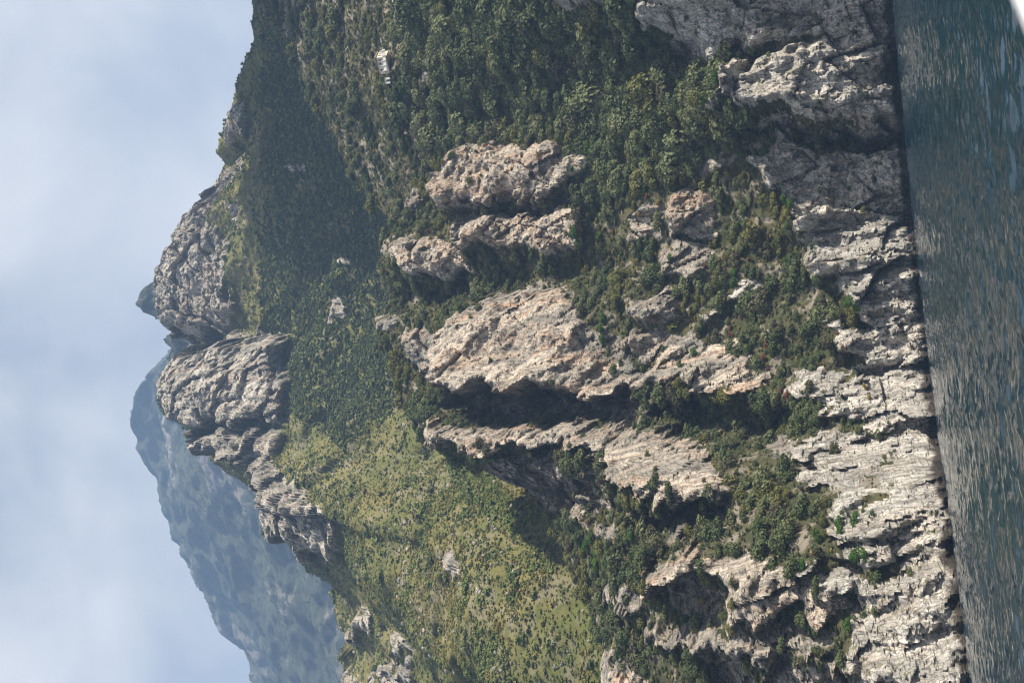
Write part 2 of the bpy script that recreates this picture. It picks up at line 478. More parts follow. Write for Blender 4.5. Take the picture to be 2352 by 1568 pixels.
CR = [
 rock('broad pinkish rock face with a vertical crack, highest big outcrop below the white house', [(1010,400),(1060,345),(1150,330),(1200,335),(1270,345),(1340,375),(1330,400),(1290,420),(1245,440),(1215,462),(1180,460),(1150,455),(1090,480),(1010,475),(1000,440)], 0.45, 3, 9, rough=0.6),
 rock('small knobbly grey rock on the ridge beside the broad pinkish face', [(928,462),(958,440),(985,445),(982,470),(930,480)], 0.4, 2, 5, M_GREY),
 rock('pale rock band under the shadowed overhang of the broad pinkish face', [(1030,520),(1060,500),(1120,495),(1180,500),(1300,490),(1312,520),(1290,560),(1240,592),(1200,560),(1130,575),(1090,562),(1050,560)], 0.35, 2, 8),
 rock('blunt pink rock tower jutting above the ridge, right of the shrub-topped knob', [(873,572),(890,548),(960,538),(1010,553),(1080,590),(1090,620),(1040,634),(980,637),(920,628),(885,602)], 0.5, 3, 9, rough=0.7),
 rock('shrub-topped rock knob at the very tip of the coastal ridge', [(852,735),(870,725),(903,722),(908,750),(885,768),(855,762)], 0.35, 2, 4, M_GREY),
 rock('broken grey rock ledges strewn with shrubs above the great pale face', [(905,765),(960,752),(1008,775),(1006,835),(985,865),(930,835),(905,800)], 0.35, 1, 4, M_GREY),
 rock('great pale cream rock face, largest sunlit wall in the middle of the cliff', [(1005,800),(1050,740),(1110,700),(1180,685),(1250,675),(1275,680),(1320,705),(1325,722),(1345,742),(1350,800),(1370,830),(1420,850),(1490,890),(1440,905),(1300,898),(1180,890),(1090,885),(1015,872)], 0.52, 2, 13, rough=0.45),
 rock('long narrow rock fin running down beside the deep shadowed gully', [(960,955),(985,950),(1100,970),(1350,965),(1490,985),(1560,1010),(1640,1075),(1692,1140),(1600,1165),(1500,1150),(1430,1122),(1380,1075),(1280,1042),(1180,1025),(1120,1040),(1050,1030),(1000,1025),(965,992)], 0.30, 9, 7, cap=26, rough=0.75),
 rock('grey ledge strip above the dark wooded hollow, upper one of two', [(1420,785),(1500,760),(1590,750),(1605,790),(1560,803),(1480,832),(1420,835)], 0.4, 2, 7, M_GREY),
 rock('pale ledge strip directly over the dark wooded hollow, lower one of two', [(1490,855),(1560,806),(1650,790),(1700,810),(1745,860),(1740,884),(1640,888),(1530,884),(1480,884)], 0.5, 3, 9),
 rock('short grey rock step with a black cleft under it, right of the pale ledges', [(1450,700),(1480,685),(1540,680),(1562,700),(1540,735),(1460,735)], 0.5, 2, 7, M_GREY),
 rock('square pink-grey rock patch among olive shrubs in the middle slope', [(1530,490),(1560,450),(1600,432),(1635,445),(1642,480),(1650,530),(1600,542),(1540,532)], 0.4, 1, 5),
 rock('grey rock step just under the square pink-grey patch', [(1518,572),(1560,560),(1620,570),(1636,600),(1610,630),(1550,642),(1510,622)], 0.45, 2, 7, M_GREY),
 rock('rounded pale boulder standing alone in the shrubs of the lower slope', [(1666,668),(1690,648),(1720,642),(1740,660),(1736,692),(1700,700),(1675,692)], 0.5, 3, 7, M_SEA, name='boulder'),
 rock('small flat boulder just up the slope from the rounded pale boulder', [(1592,705),(1615,698),(1640,702),(1640,718),(1600,722)], 0.5, 2, 5, M_SEA, name='boulder'),
 rock('grey rock slab in the trees below the house, nearer the water of two', [(935,205),(955,190),(985,212),(980,230),(945,218)], 0.3, 1, 4, M_GREY),
 rock('grey rock slab right under the terrace of the house', [(955,150),(985,138),(1000,160),(990,192),(965,196)], 0.3, 1, 4, M_GREY),
 rock('small grey crag peeping from the woods behind the round-topped sea buttress', [(1610,382),(1640,350),(1672,350),(1660,382),(1622,396)], 0.4, 1, 4, M_GREY),
 rock('little grey crag at the top edge of the wood, beside the frame', [(1270,-60),(1268,0),(1295,18),(1350,22),(1425,10),(1445,-60)], 0.4, 2, 8, M_GREY),
 rock('tall shadowed sea cliff cut by the right border of the scene', [(1500,-90),(1498,40),(1505,78),(1560,80),(1600,118),(1620,148),(1700,135),(1760,118),(1850,100),(1940,88),(2052,84),(2046,-90)], 0.55, 0, 3, M_SEA, cap=9, name='sea_cliff'),
 rock('round-topped sea buttress with a shaded left flank and a cave at its foot', [(1652,205),(1690,165),(1760,135),(1850,112),(1940,95),(2052,90),(2064,215),(2066,290),(2000,290),(1900,280),(1850,270),(1780,265),(1700,250),(1662,228)], 0.62, 4, 17, M_SEA, cap=34, name='sea_cliff', rough=0.8),
 rock('wide whitish sea cliff left of the cave, half covered by the shadow of the buttress', [(1738,385),(1790,340),(1830,310),(1870,315),(1920,350),(2078,352),(2088,480),(2102,600),(2116,720),(2050,742),(2000,742),(1990,700),(1930,650),(1890,640),(1850,500),(1840,460),(1800,430),(1780,405)], 0.6, 0, 7, M_SEA, cap=26, name='sea_cliff'),
 rock('lumpy sea cliff below the shrub-covered shoulder, above the darkest stretch of shore', [(1925,745),(2000,744),(2116,724),(2126,830),(2090,852),(2000,842),(1940,790)], 0.6, 1, 8, M_SEA, cap=26, name='sea_cliff'),
 rock('blue-shaded sea cliff with a wet overhang, between two sunlit cliffs', [(1830,865),(1900,852),(2000,845),(2126,842),(2140,950),(2147,1000),(2080,1002),(2000,985),(1900,930),(1850,900)], 0.6, 2, 0, M_SEA, cap=22, name='sea_cliff'),
 rock('finely fissured white sea cliff above the pointed shore rock', [(1828,1012),(1900,1004),(2000,1004),(2080,1012),(2130,1020),(2090,1050),(2050,1062),(1990,1122),(1950,1152),(1900,1122),(1840,1072)], 0.6, 2, 9, M_SEA, cap=26, name='sea_cliff'),
 rock('pointed pale rock standing at the water beside a dark cleft', [(1990,1128),(2060,1062),(2100,1052),(2156,1072),(2152,1104),(2090,1114),(2010,1142)], 0.55, 4, 12, M_SEA, cap=26, name='shore_rock'),
 rock('bulging white sea cliff left of the pointed shore rock', [(1920,1240),(1955,1172),(2010,1148),(2060,1122),(2166,1116),(2182,1200),(2196,1310),(2100,1330),(2000,1318),(1960,1290)], 0.6, 3, 9, M_SEA, cap=26, name='sea_cliff'),
 rock('grooved sea cliff in half shade, second from the left border', [(1880,1322),(1960,1300),(2050,1330),(2197,1318),(2206,1420),(2100,1420),(2000,1422),(1950,1430),(1900,1385)], 0.6, 0, 6, M_SEA, cap=22, name='sea_cliff'),
 rock('rough white sea cliff with dark brown foot at the left border', [(1950,1446),(2050,1424),(2206,1424),(2232,1680),(2265,1930),(1960,1930),(1960,1680),(1980,1520)], 0.6, 2, 7, M_SEA, cap=26, name='sea_cliff'),
 rock('tall warm rock wall with orange stains above the left sea cliffs', [(1510,1302),(1560,1280),(1600,1270),(1630,1300),(1700,1275),(1760,1285),(1810,1310),(1850,1330),(1900,1382),(1930,1412),(1900,1428),(1800,1420),(1700,1430),(1650,1420),(1660,1350),(1600,1322),(1520,1332)], 0.55, 2, 11, cap=30, rough=0.65),
 rock('long bluish rock rib in the shade of the orange-stained wall', [(1490,1472),(1560,1465),(1680,1448),(1760,1445),(1900,1455),(1940,1470),(1900,1492),(1800,1512),(1700,1512),(1600,1502),(1500,1492)], 0.4, 4, 6, M_GREY, cap=20),
 rock('little rock spike at the lip of the dark gully, upper of two', [(1236,1172),(1260,1170),(1288,1178),(1285,1190),(1240,1184)], 0.3, 3, 4, M_WARM),
 rock('little rock spike at the lip of the dark gully, lower of two', [(1284,1194),(1310,1190),(1345,1202),(1340,1212),(1290,1206)], 0.3, 3, 4, M_WARM),
 rock('low pale slab among the shrubs between the gully and the grass slope', [(1355,1205),(1400,1198),(1430,1210),(1425,1228),(1370,1226)], 0.3, 1, 3, M_GREY),
 rock('leaning grey rock block above the orange-stained wall', [(1372,1372),(1440,1358),(1482,1364),(1478,1390),(1395,1394)], 0.5, 3, 7, M_GREY),
 rock('grey rock patch at the foot of the grass slope near the utility pole', [(1235,1362),(1290,1350),(1310,1380),(1322,1440),(1302,1448),(1262,1402)], 0.3, 1, 3, M_GREY),
 rock('pink rock dome at the left border above the dark scrub', [(1345,1580),(1375,1535),(1405,1520),(1435,1518),(1455,1532),(1482,1570),(1482,1660),(1340,1660)], 0.5, 2, 8),
 rock('slanting grey ledge under the dark gully, left of the long rock fin', [(1548,1202),(1600,1208),(1682,1224),(1705,1250),(1640,1248),(1570,1226)], 0.35, 2, 5, M_GREY),
 rock('thin grey ledge with shrubs above the orange-stained wall', [(1440,1425),(1500,1412),(1500,1432),(1445,1442)], 0.4, 2, 5, M_GREY),
 rock('weathered grey rock apron hanging under the great pale face', [(1355,760),(1420,770),(1430,830),(1485,850),(1490,885),(1420,850),(1372,832),(1352,800)], 0.3, 1, 4, M_GREY),
 rock('low rocky patch with dry grass in the olive shrubs of the mid slope', [(1440,500),(1480,470),(1520,480),(1512,540),(1460,562)], 0.25, 0, 3, M_GREY),
 rock('dim rock slab under the dark wooded hollow', [(1690,1022),(1740,1010),(1805,1030),(1795,1062),(1720,1052)], 0.35, 1, 4, M_GREY),
 rock('broken rocky steps with shrubs left of the orange-stained wall', [(1520,1345),(1600,1332),(1648,1362),(1640,1418),(1560,1410)], 0.3, 1, 4, M_GREY),
 shading_swell([(1470,-110),(2046,-110),(2046,-430),(1440,-430)], k=0.8, a=0, b=0, cap=17),  # unseen bulge of the hillside, added to shade the right sea cliff
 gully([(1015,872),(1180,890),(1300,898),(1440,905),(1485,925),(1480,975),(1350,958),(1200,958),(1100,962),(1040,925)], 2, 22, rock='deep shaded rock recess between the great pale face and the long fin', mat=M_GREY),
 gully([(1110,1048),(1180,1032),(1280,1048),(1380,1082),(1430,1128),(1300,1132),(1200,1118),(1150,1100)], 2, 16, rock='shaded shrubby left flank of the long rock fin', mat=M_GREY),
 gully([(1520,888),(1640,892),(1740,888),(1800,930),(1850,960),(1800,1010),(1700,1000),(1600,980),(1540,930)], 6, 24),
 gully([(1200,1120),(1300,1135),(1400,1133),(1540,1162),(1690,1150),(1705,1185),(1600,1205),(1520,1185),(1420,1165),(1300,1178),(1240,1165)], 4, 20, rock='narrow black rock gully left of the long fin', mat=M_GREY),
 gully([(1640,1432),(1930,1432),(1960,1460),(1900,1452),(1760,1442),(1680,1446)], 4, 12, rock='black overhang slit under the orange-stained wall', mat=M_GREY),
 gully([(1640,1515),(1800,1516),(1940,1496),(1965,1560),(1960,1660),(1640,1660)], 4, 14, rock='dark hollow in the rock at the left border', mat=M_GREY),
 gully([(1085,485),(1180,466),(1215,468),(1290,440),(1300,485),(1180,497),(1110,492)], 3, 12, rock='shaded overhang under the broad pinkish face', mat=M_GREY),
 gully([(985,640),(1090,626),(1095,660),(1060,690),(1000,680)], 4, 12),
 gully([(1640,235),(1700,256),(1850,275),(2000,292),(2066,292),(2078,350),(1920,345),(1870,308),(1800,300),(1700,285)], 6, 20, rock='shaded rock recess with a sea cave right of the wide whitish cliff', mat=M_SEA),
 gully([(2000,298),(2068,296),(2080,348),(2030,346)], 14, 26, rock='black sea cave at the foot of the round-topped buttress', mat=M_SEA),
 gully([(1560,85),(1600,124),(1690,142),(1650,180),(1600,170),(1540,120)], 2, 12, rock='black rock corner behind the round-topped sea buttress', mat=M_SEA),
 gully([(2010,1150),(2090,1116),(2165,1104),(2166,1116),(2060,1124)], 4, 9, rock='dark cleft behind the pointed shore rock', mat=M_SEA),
]
for r in CR:
    if r.get('name') == 'rock_outcrop' and min(p[0] for p in r['pts']) > 990:
        m_ = np.mean(r['pts'], axis=0); r['pts'] = [tuple(m_ + (np.array(p) - m_)*np.array([1.12, 1.10])) for p in r['pts']]
    if r.get('name') == 'sea_cliff': r['pts'] = [(a - 30 if a < 1980 else a, b) for a, b in r['pts']]
coast.carve(CR)

def warp(x, z, y, amp, sc, seed):
    return x + amp*fbm(x/sc, y/sc, z/sc, 3, seed), z + amp*fbm(x/sc, y/sc, z/sc, 3, seed+9)

# surface grid: fine where it is looked at, coarse outside
xs = np.concatenate([np.arange(-500, -150, 6.0), np.arange(-150, 222, 0.54), np.arange(222, 1050, 5.0)])
NT, NB = 600, 30
tt = np.concatenate([np.linspace(0, 1, NT), np.ones(NB)])
zc = np.interp(xs, coast.cx, coast.cz) + 2.2*fbm(xs/9, xs*0, xs*0+0.5, 4, 60) + sstep(260, 330, xs)*38*fbm(xs/75, xs*0, xs*0+0.3, 4, 66)
Zg = (-5 + (zc[None, :] + 5) * tt[:, None]); Xg = np.broadcast_to(xs, Zg.shape).copy()
x, z = Xg.ravel(), Zg.ravel()
y0 = coast.base(x, z)
wx, wz = warp(x, z, y0, 4.2, 13.0, 100); w2x, w2z = warp(x, z, y0, 1.4, 4.0, 120); wx, wz = wx + w2x - x, wz + w2z - z
d = coast.look(coast.Ds, wx, wz)
rid = coast.which(wx, wz)
rg_ = rid.reshape(Zg.shape); k9 = np.argmin(np.abs(Zg - 11.0), axis=0); at9 = rg_[k9, np.arange(Zg.shape[1])]
rg_ = np.where((Zg < 11.0) & (rg_ < 0), at9[None, :], rg_)

def tidy(a):
    """keep only the largest connected patch of every region"""
    a = a.copy(); nr, nc = a.shape; done = np.zeros(a.shape, bool); best = {}
    for s0 in np.argwhere(a >= 0):
        i, j = s0
        if done[i, j]: continue
        v = a[i, j]; st = [(i, j)]; done[i, j] = True; comp = []
        while st:
            p, q = st.pop(); comp.append((p, q))
            for r, c in ((p+1, q), (p-1, q), (p, q+1), (p, q-1)):
                if 0 <= r < nr and 0 <= c < nc and not done[r, c] and a[r, c] == v:
                    done[r, c] = True; st.append((r, c))
        if v not in best: best[v] = comp
        else:
            less = comp if len(comp) <= len(best[v]) else best[v]
            if less is best[v]: best[v] = comp
            k = np.array(less); a[k[:, 0], k[:, 1]] = -1
    return a
rg_ = tidy(rg_)
for c_ in range(1, rg_.shape[1]):
    low = (Zg[:, c_] < 11.0) & (rg_[:, c_] < 0) & (rg_[:, c_-1] >= 0); rg_[low, c_] = rg_[low, c_-1]
rid = rg_.ravel()
rockm = np.clip(blur((rid.reshape(Zg.shape) >= 0).astype(float), 2), 0, 1).ravel()
sea_w = sstep(60, 25, z)
big = fbm(x/34, y0/34, z/46, 4, 1)*9.0
small = fbm(x/2.2, y0/2.2, z/3.0, 4, 30, gain=0.6)*0.75
ledge = fbm(x/40, y0/40, z/5.5, 3, 44)*1.6
frame_in = (x > -160) & (x < 228)
pillar = fbm(x/15, y0/30, z/75, 3, 52, ridged=True)*(2.2 + 3.6*sea_w)
q1_, e1_ = facets(x, y0, z, 601, 11, 18, 32, 1.7, 0.30)
q2_, e2_ = facets(x, y0, z, 611, 3.6, 6, 11, 0.45, 0.26)
q3_, e3_ = facets(x, y0, z, 621, 1.5, 2.4, 3.4, 0.22, 0.45)
bed = (x + 0.22*z + 9*fbm(x/22, y0/30, z/36, 4, 630))/4.4
saw = (1 - (bed - np.floor(bed)))*0.8*sstep(-0.15, 0.2, fbm(x/25, y0/25, z/35, 2, 640))
relief = pillar + q1_*(1 + 0.9*sea_w) + q2_*(1 + 0.3*sea_w) + q3_*(1 + 0.8*sea_w) + saw*(1 - 0.7*sea_w) - sstep(0.06, 0.0, e1_)*1.5 - sstep(0.06, 0.0, e2_)*0.6 - sstep(0.10, 0.0, e3_)*0.25
relief += small*0.45 + ledge*0.6
rough_of = np.array([r.get('rough', 1.0) for r in CR] + [1.0]); rgh = blur(rough_of[rid].reshape(Zg.shape), 3).ravel()
disp = d + big*np.where(frame_in, 1, 2.5) + rockm*relief*rgh + (1-rockm)*small*1.2
disp -= 2.0*sstep(3.0, 0.2, z)*rockm*(0.6 + 0.8*fbm(x/14, 0*x, 0*x, 2, 70))          # the notch worn by the sea
t_ = coast.t(x, z)
disp *= np.where(t_ > 0.85, 1 - 0.55*sstep(0.86, 1.0, t_), 1)
y = y0 - disp
# sideways relief so faces undercut a little
x2 = x + rockm*(0.4*fbm(x/3.5+5, y/3.5, z/4.5, 3, 80) ) * frame_in
z2 = z + rockm*(0.4*fbm(x/3.5, y/3.5+8, z/4.5, 3, 84)) * frame_in
X3, Y3, Z3 = (q.reshape(Zg.shape).copy() for q in (x2, y, z2))
bk = np.linspace(0, 1, NB + 1)[1:, None]
X3[NT:] = X3[NT-1]; Y3[NT:] = Y3[NT-1] + 4 + bk*170 ; Z3[NT:] = Z3[NT-1] - 110*bk**1.3 + 2*np.sin(bk*3.14)
CO = np.stack([X3, Y3, Z3], -1).reshape(-1, 3)
CF = grid_faces(*Zg.shape)
ridg_ = rid.reshape(Zg.shape).copy(); ridg_[NT:] = -1
vid = ridg_.ravel()
fid = vid[CF[:, 0]]

def cut(name, sel, V, F, mat, smooth=True):
    f = F[sel]; used = np.unique(f); rm = np.zeros(len(V), np.int32); rm[used] = np.arange(len(used))
    return link(name, mesh_np(name, V[used], rm[f], smooth), mat)

tag(cut('hillside', fid < 0, CO, CF, M_HILL), 'steep scrub-covered coastal hillside above the sea', 'hillside', kind='structure')
for i, r in enumerate(CR):
    sel = fid == i
    if sel.sum() < 20: continue
    if r['kind'] == 'rock':
        tag(cut(r['name'], sel, CO, CF, r['mat'], False), r['label'], 'boulder' if r['name'] == 'boulder' else 'cliff' if r['name'] == 'sea_cliff' else 'rock', 'rocks of the coastal cliff')
    else:
        tag(cut('rock_recess', sel, CO, CF, r['mat'], False), r['rock'], 'rock', 'rocks of the coastal cliff')
coastV = CO.reshape(Zg.shape + (3,))

# ================================================================== MOUNTAIN behind
mt_crest = [(575, -100, 960), (577, 0, 980), (588, 95, 1000), (562, 150, 1020), (545, 185, 1030), (512, 290, 1070), (498, 350, 1090), (516, 375, 1095), (505, 400, 1100),
            (492, 440, 1110), (452, 480, 1130), (430, 492, 1140), (400, 540, 1160), (377, 600, 1180), (370, 650, 1200), (400, 722, 1200), (440, 775, 1200), (472, 797, 1190),
            (442, 803, 1195), (410, 822, 1200), (376, 868, 1210), (372, 910, 1210), (386, 950, 1205), (440, 985, 1190), (452, 1000, 1185), (480, 1040, 1170),
            (545, 1078, 1150), (588, 1086, 1130), (605, 1105, 1120), (650, 1198, 1070), (700, 1250, 1030), (750, 1285, 990), (782, 1380, 940), (800, 1412, 920), (812, 1445, 910),
            (797, 1500, 890), (796, 1530, 885), (802, 1568, 870), (810, 1680, 830)]
mt_foot_px = [(900, -100, 850), (950, 0, 850), (960, 250, 850), (985, 500, 840), (1000, 700, 810), (1040, 900, 760), (1180, 1050, 665), (1330, 1200, 545), (1420, 1330, 480), (1470, 1450, 455), (1500, 1568, 440), (1530, 1700, 425)]
mt_foot = np.array([at_y(a, b, c) for a, b, c in mt_foot_px])
mount = Relief(mt_crest, mt_foot, -420, 470, 20, 860, 1.3, lambda t: 0.75*t + 0.25*t*t,
               crest_out=[(420, 980, 470), (700, 1000, 470), (-330, 780, 300), (-700, 760, 280)],
               foot_out=[(700, 860, 150), (-220, 420, 60), (-700, 400, 40)])
MR = [
 rock('big rounded limestone dome, the left of the two main summit rocks', [(372,910),(376,868),(410,822),(440,803),(500,800),(540,790),(560,800),(580,772),(620,756),(622,800),(625,900),(630,940),(632,972),(600,975),(540,970),(470,972),(440,978),(385,948)], 0.45, 4, 5, M_FARROCK, cap=70, name='rock_dome', dome=17),
 rock('cleft left shoulder of the limestone dome, split off by a groove', [(455,992),(475,982),(540,978),(600,982),(635,980),(637,1015),(622,1060),(592,1088),(560,1083),(520,1066),(480,1040)], 0.5, 2, 10, M_FARROCK, cap=80, name='rock_dome', dome=14),
 rock('long craggy limestone wall along the summit ridge right of the dome', [(560,372),(520,402),(500,432),(452,482),(430,500),(402,545),(380,600),(372,640),(402,722),(432,770),(478,788),(510,770),(535,752),(538,700),(525,640),(532,600),(512,535),(485,515),(508,462),(550,382)], 0.5, 2, 14, M_FARROCK, cap=80, name='summit_crag'),
 rock('low grey crag crest running down the ridge left of the dome', [(600,1088),(625,1070),(660,1085),(692,1085),(702,1130),(726,1160),(746,1220),(752,1280),(722,1280),(692,1236),(652,1192),(622,1132)], 0.45, 3, 10, M_FARROCK, cap=40, name='summit_crag'),
 rock('whitish knob on the far skyline of the grass slope', [(806,1452),(802,1480),(830,1474),(852,1440),(842,1410),(820,1420)], 0.4, 3, 8, M_FARROCK, cap=30, name='summit_crag'),
 rock('white crag at the left border on the grass skyline', [(796,1516),(832,1526),(855,1572),(850,1640),(800,1640)], 0.4, 3, 8, M_FARROCK, cap=30, name='summit_crag'),
 rock('small crags on the green ridge at the upper right', [(520,262),(545,230),(560,250),(552,300),(530,330),(515,310)], 0.4, 2, 6, M_FARROCK, cap=30, name='summit_crag'),
 rock('little white crag below the saddle of the green ridge', [(548,362),(570,368),(566,392),(545,400)], 0.4, 2, 6, M_FARROCK, cap=30, name='summit_crag'),
 rock('grey rock patch in the grass below the summit wall', [(535,470),(565,480),(568,515),(540,510)], 0.4, 1, 5, M_FARROCK, cap=30),
 rock('grey crag in the gully of the grass slope', [(915,1200),(950,1188),(988,1200),(978,1222),(930,1218)], 0.5, 3, 9, M_FARROCK, cap=30),
 rock('rocky rim of the lower grass hill beside the gully', [(1018,1282),(1040,1258),(1082,1288),(1100,1292),(1052,1332),(1030,1352)], 0.3, 2, 5, M_FARROCK, cap=30),
 rock('faint grey rock patch in the dark scrub slope', [(756,600),(775,594),(795,606),(795,632),(762,630)], 0.4, 1, 5, M_FARROCK, cap=30),
 rock('small grey slab high on the dark scrub slope', [(686,398),(705,392),(708,410),(690,415)], 0.4, 1, 4, M_FARROCK, cap=30),
 rock('grey streak of rock low in the dark scrub slope', [(735,715),(775,690),(800,720),(790,745),(740,740)], 0.35, 1, 4, M_FARROCK, cap=30),
 rock('rock scatter on the grass slope near the left border', [(880,1480),(905,1462),(935,1470),(925,1500),(890,1510)], 0.3, 1, 4, M_FARROCK, cap=30),
 rock('pale rocks on the grass slope at the left border', [(870,1540),(900,1520),(940,1540),(945,1620),(880,1620)], 0.3, 1, 4, M_FARROCK, cap=30),
 gully([(930,1180),(1000,1230),(1015,1285),(1100,1410),(1200,1568),(1200,1640),(1110,1640),(1040,1420),(990,1330),(930,1230)], 1, 7),
 gully([(640,935),(700,960),(790,1035),(850,1000),(930,930),(900,900),(780,985),(700,920)], 1, 6),
]
mount.carve(MR)
xs = np.concatenate([np.arange(-700, -300, 10.0), np.arange(-300, 380, 1.25), np.arange(380, 700, 10.0)])
NT, NB = 520, 24
tt = np.concatenate([np.linspace(0, 1, NT), np.ones(NB)])
zc = np.interp(xs, mount.cx, mount.cz) + 5.0*fbm(xs/14, xs*0, xs*0+0.5, 5, 61, gain=0.62)
zb = np.interp(xs, mount.fx, mount.fz) - 60
Zg = zb[None, :] + (zc - zb)[None, :] * tt[:, None]; Xg = np.broadcast_to(xs, Zg.shape).copy()
x, z = Xg.ravel(), Zg.ravel()
y0 = mount.base(x, z)
wx, wz = warp(x, z, y0, 12.0, 26.0, 140)
d = mount.look(mount.Ds, wx, wz); rid = tidy(mount.which(wx, wz).reshape(Zg.shape)).ravel()
rockm = np.clip(blur((rid.reshape(Zg.shape) >= 0).astype(float), 2), 0, 1).ravel()
big = fbm(x/120, y0/120, z/120, 4, 2)*24.0
rib = fbm((x*0.8 + z*0.35)/70, y0/160, z/260, 3, 12, ridged=True)*12.0
q1_, e1_ = facets(x, y0, z, 701, 22, 34, 55, 3.2, 0.26)
q2_, e2_ = facets(x, y0, z, 711, 7.5, 12, 20, 0.6, 0.20)
q3_, e3_ = facets(x, y0, z, 721, 3.4, 5, 7, 0.45, 0.36)
bed = (x + 0.15*z + 22*fbm(x/50, y0/60, z/80, 4, 730))/10.0
saw = (1 - (bed - np.floor(bed)))*1.5*sstep(-0.15, 0.2, fbm(x/50, y0/50, z/70, 2, 740))
relief = q1_ + q2_ + q3_ + saw - sstep(0.07, 0.0, e1_)*3.0 - sstep(0.06, 0.0, e2_)*0.9 - sstep(0.10, 0.0, e3_)*0.5
small = fbm(x/5, y0/5, z/6, 4, 33, gain=0.6)*1.6
disp = d + big*(1 - 0.5*rockm) + rib*(1-rockm) + rockm*(relief + small*0.6) + (1-rockm)*small*0.9
t_ = mount.t(x, z)
disp *= np.where(t_ > 0.88, 1 - 0.5*sstep(0.88, 1.0, t_), 1)
y = y0 - disp
X3, Y3, Z3 = (q.reshape(Zg.shape).copy() for q in (x + rockm*0.8*fbm(x/8, y/8, z/9, 3, 81), y, z + rockm*0.8*fbm(x/8+4, y/8, z/9, 3, 86)))
bk = np.linspace(0, 1, NB + 1)[1:, None]
X3[NT:] = X3[NT-1]; Y3[NT:] = Y3[NT-1] + 8 + bk*330; Z3[NT:] = Z3[NT-1] - 240*bk**1.3 + 4*np.sin(bk*3.14)
MO = np.stack([X3, Y3, Z3], -1).reshape(-1, 3); MF = grid_faces(*Zg.shape)
vm = rid.reshape(Zg.shape).copy(); vm[NT:] = -1; vm = vm.ravel()
fm = vm[MF[:, 0]]
tag(cut('mountain', fm < 0, MO, MF, M_SLOPE), 'grass and scrub covered mountain rising behind the coastal ridge', 'mountain', kind='structure')
for i, r in enumerate(MR):
    sel = fm == i
    if r['kind'] == 'rock' and sel.sum() >= 20:
        tag(cut(r['name'], sel, MO, MF, r['mat'], False), r['label'], 'rock', 'rocks of the mountain')
mountV = MO.reshape(Zg.shape + (3,)); mountID = vm

# ================================================================== FAR mountain and peak
def far_front(name, crest, foot_px, crest_out, foot_out, x0, x1, step, NT, k, mat, label, seed):
    ft = np.array([at_y(a, b, c) for a, b, c in foot_px])
    R = Relief(crest, ft, x0, x1, 0, 10, 10, lambda t: t, crest_out, foot_out)
    xs = np.arange(x0, x1, step)
    zc = np.interp(xs, R.cx, R.cz) + 0.10*k*fbm(xs/(k*2.5), xs*0, xs*0+.5, 4, seed)
    zb = np.interp(xs, R.fx, R.fz) - 100
    tt = np.concatenate([np.linspace(0, 1, NT), np.ones(10)])
    Z = zb + (zc - zb)*tt[:, None]; X = np.broadcast_to(xs, Z.shape).copy()
    x, z = X.ravel(), Z.ravel(); y0 = R.base(x, z)
    y = y0 - fbm(x/(k*9), y0/(k*9), z/(k*12), 5, seed+1, ridged=True)*k*2.0 - fbm(x/k, y0/k, z/k, 4, seed+2)*k*0.35
    Y = y.reshape(Z.shape).copy(); bk = np.linspace(0, 1, 11)[1:, None]
    Y[NT:] = Y[NT-1] + 10 + bk*500; Z[NT:] = Z[NT-1] - bk*350
    V = np.stack([X, Y, Z], -1)
    o = link(name, mesh_np(name, V.reshape(-1, 3), grid_faces(*Z.shape)), mat)
    tag(o, label, 'mountain', kind='structure')
    return V

def far_material(name, k, rock_lo, rock_hi):
    m, n, l, b = material(name)
    pos = n.new('ShaderNodeNewGeometry').outputs['Position']
    g = mix_n(n, l, ramp_n(n, l, noise_n(n, l, pos, 0.02*k, 8, 0.7), 0.40, 0.62), (0.036, 0.044, 0.030), (0.052, 0.058, 0.040))
    rk = mix_n(n, l, noise_n(n, l, pos, 0.06*k, 8, 0.7), (0.12, 0.11, 0.105), (0.21, 0.19, 0.175))
    big_ = noise_n(n, l, scaled(n, l, pos, (1, 1, 0.6)), 0.0042*k, 3, 0.5)
    fine = noise_n(n, l, pos, 0.022*k, 9, 0.72)
    s = math_n(n, l, 'ADD', math_n(n, l, 'MULTIPLY', big_, 1.0), math_n(n, l, 'MULTIPLY', fine, 0.75))
    c = mix_n(n, l, ramp_n(n, l, s, rock_lo, rock_hi), g, rk)
    l.new(c, b.inputs['Base Color']); b.inputs['Roughness'].default_value = 0.95; b.inputs['Specular IOR Level'].default_value = 0.1
    bp = n.new('ShaderNodeBump'); bp.inputs['Strength'].default_value = 0.7; bp.inputs['Distance'].default_value = 6/k
    l.new(noise_n(n, l, pos, 0.07*k, 8, 0.7), bp.inputs['Height']); l.new(bp.outputs['Normal'], b.inputs['Normal'])
    return m

